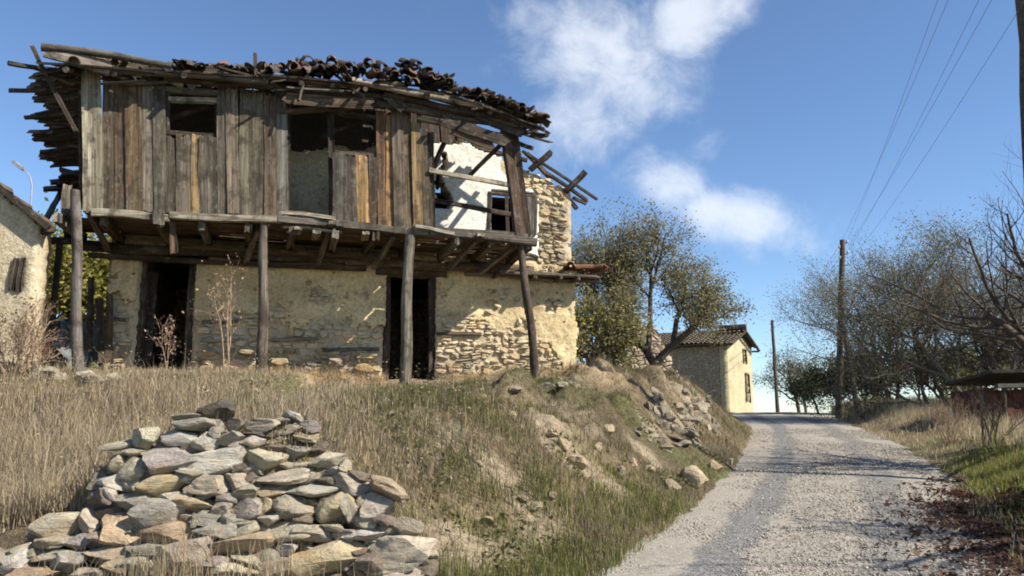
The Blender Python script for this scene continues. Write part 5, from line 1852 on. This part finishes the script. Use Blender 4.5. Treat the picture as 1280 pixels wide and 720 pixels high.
x, y = scatter(60000, -7, 7, 6.3, 17, lambda x, y: visible(x, y) * (x < road_l(y) - .1) * ~under_gallery(x, y) * sstep(.25, .6, fb2(x, y, 1.5, 3, 51.)) * np.where((x > -3.3) & (x < -.6) & (y < 6.6), 0, 1) * np.clip(9 / y, 0, 1))
cc = np.stack([x, y, terrain(x, y) + R.uniform(.01, .10, len(x))], 1)
add('low_weeds', leaves(cc, .055, GRN + [(.13, .14, .06), (.17, .15, .07), (.20, .17, .09)], R, .55), MAT['leaf'], None, None, None, 'low broad-leaved weeds in patches among the turf', 'weeds', kind='stuff')
rs_ = R.uniform(1.6, 7.9, 9000)
rd_ = R.uniform(.05, 1.3, 9000) ** 1.0
k_ = (R.rand(9000) < .8) & ~((rs_ > DOOR2[0]) & (rs_ < DOOR2[1])) & ~((rs_ > DOOR1[0]) & (rs_ < DOOR1[1]))
rs_, rd_ = rs_[k_], rd_[k_]
x, y = O.x + UH.x * rs_ + NH.x * rd_, O.y + UH.y * rs_ + NH.y * rd_
blades(x, y, R.uniform(.04, .2, len(x)), R.uniform(.004, .009, len(x)), palette(len(x), [(.40, .28, .14), (.34, .24, .13), (.44, .34, .19)], [1, 1, 1]), .5, 'wall_fringe_grass', 'short orange-tan grass along the foot of the house wall')
# right verge
x, y = scatter(170000, 3.5, 19, 5.5, 32, lambda x, y: visible(x, y) * (x > road_r(y) + .05 + .25 * fb2(x, y, 1.4, 2, 3.)) * np.clip(9 / y, 0, 1) * sstep(9, 4, x - road_r(y)))
f = x - road_r(y)
tall = sstep(.6, 1.8, f)
lush = np.exp(-((f - .85) / .75) ** 2) * sstep(16.5, 12, y)
h = (R.uniform(.05, .14, len(x)) + tall * R.uniform(.08, .42, len(x)) * (1 - .6 * lush)) * np.interp(y, [8, 20], [1, 1.1])
col = palette(len(x), STRAW + BRN[:2], [3, 2, 1.5, 3, 1, 1, 1]) * 1.4
gm_ = R.rand(len(x)) < np.clip(lush * 1.0 + .15, 0, .92)
col[gm_] = palette(gm_.sum(), LIME + GRN, [3, 3, 1.5, 1, 1, 1, .6])
blades(x, y, h, R.uniform(.005, .011, len(x)), col, .4, 'right_verge_grass', 'green and straw grass on the verge along the right road edge')
x, y = scatter(60000, 5.5, 11, 10.3, 15.5, lambda x, y: (x > road_r(y) + .15 + .2 * fb2(x, y, 1.4, 2, 3.)) * np.exp(-((x - road_r(y) - 1.0) / .85) ** 2) * sstep(10.3, 11.2, y) * sstep(15.5, 13.5, y))
blades(x, y, R.uniform(.05, .17, len(x)), R.uniform(.006, .012, len(x)), palette(len(x), LIME + GRN[:1] + STRAW[:1], [2, 2, 2, 2, 2]) * .95, .45, 'lush_patch', 'bright green grass patch on the right verge above the leaf litter')
# pale tufts at the crest
x, y = scatter(30000, 9, 21, 28, 44, lambda x, y: ((x > road_r(y) + .1) | (x < road_l(y) - .2)) * (.3 + .7 * sstep(0, .4, fb2(x, y, .6, 2, 5.))))
blades(x, y, R.uniform(.1, .6, len(x)) * np.where(x > road_r(y), 1, .5), R.uniform(.012, .03, len(x)), palette(len(x), STRAW + GRN, [2, 2, 1, 2, 1, 1, 1, 1, 1]), .35, 'crest_grass', 'pale grass tufts along the road crest under the poles')

# loose gravel on the road
OCT = np.array([(1, 0, 0), (-1, 0, 0), (0, 1, 0), (0, -1, 0), (0, 0, 1), (0, 0, -1)], float)
OF = np.array([(0, 2, 4), (2, 1, 4), (1, 3, 4), (3, 0, 4), (2, 0, 5), (1, 2, 5), (3, 1, 5), (0, 3, 5)])
n = 40000
y = 5.6 + 19 * R.rand(n) ** 1.7
tt = R.rand(n) * 1.08 - .04
tr = np.exp(-((tt * 3.5 - .85) / .32) ** 2) + .7 * np.exp(-((tt * 3.5 - 2.45) / .35) ** 2)
k_ = R.rand(n) > tr * .75
y, tt = y[k_], tt[k_]
n = len(y)
x = road_l(y) + (road_r(y) - road_l(y)) * tt
s = R.gamma(3.0, .0024, n) + .003
s = np.clip(s, .003, .018) * np.interp(y, [6, 20], [.9, 1.4])
z = road_z(y) + .03 * (1 - (2 * tt - 1) ** 2) + .004
Q = OCT[None] * (1 + R.uniform(-.35, .35, (n, 6, 1)))
th = R.uniform(0, 6.28, n)
ca, sa = np.cos(th)[:, None], np.sin(th)[:, None]
Q = np.stack([Q[..., 0] * ca - Q[..., 1] * sa, Q[..., 0] * sa + Q[..., 1] * ca, Q[..., 2] * .6], -1)
Q = Q + R.uniform(-.15, .15, Q.shape)
V = (np.stack([x, y, z], 1)[:, None] + Q * s[:, None, None]).reshape(-1, 3)
Ft = (np.arange(n)[:, None, None] * 6 + OF[None]).reshape(-1, 3)
c = palette(n, [(.33, .295, .245), (.285, .255, .21), (.38, .345, .29), (.21, .185, .155), (.31, .27, .22)], [3, 3, 2, .8, 1])
add('loose_gravel', mesh_from('gravel', V, Ft, False, np.repeat(c, 6, 0)), MAT['pebble'], None, None, None, 'loose pale gravel chips lying over the road', 'gravel', kind='stuff')

# fallen leaves on the right of the road
n = 17000
y = R.uniform(6.5, 13, n)
f = R.normal(size=n) * .6 + .45
x = road_r(y) + f
k_ = R.rand(n) < sstep(14, 10.5, y) * (.25 + .75 * sstep(-.3, .3, fb2(x, y, 1.1, 3, 31.)))
x, y = x[k_], y[k_]
z = np.maximum(terrain(x, y), np.where(x < road_r(y) + .15, road_z(y) + .01, -9)) + R.uniform(.008, .03, len(x))
n = len(x)
a = R.uniform(0, 6.28, n)
s = R.uniform(.018, .042, n)
u_ = np.stack([np.cos(a) * s, np.sin(a) * s, R.normal(size=n) * s * .35], 1)
v_ = np.stack([-np.sin(a) * s * .6, np.cos(a) * s * .6, R.normal(size=n) * s * .35], 1)
c0 = np.stack([x, y, z], 1)
V = np.stack([c0 - u_, c0 + v_, c0 + u_, c0 - v_], 1).reshape(-1, 3)
c = palette(n, [(.075, .04, .028), (.10, .055, .038), (.06, .036, .027), (.13, .075, .05)], [3, 3, 2, 1])
add('fallen_leaves', mesh_from('leaf_litter', V, np.arange(4 * n).reshape(n, 4), False, np.repeat(c, 4, 0)), MAT['leaf'], None, None, None, 'reddish-brown fallen leaves drifted along the right road edge', 'leaves', kind='stuff')
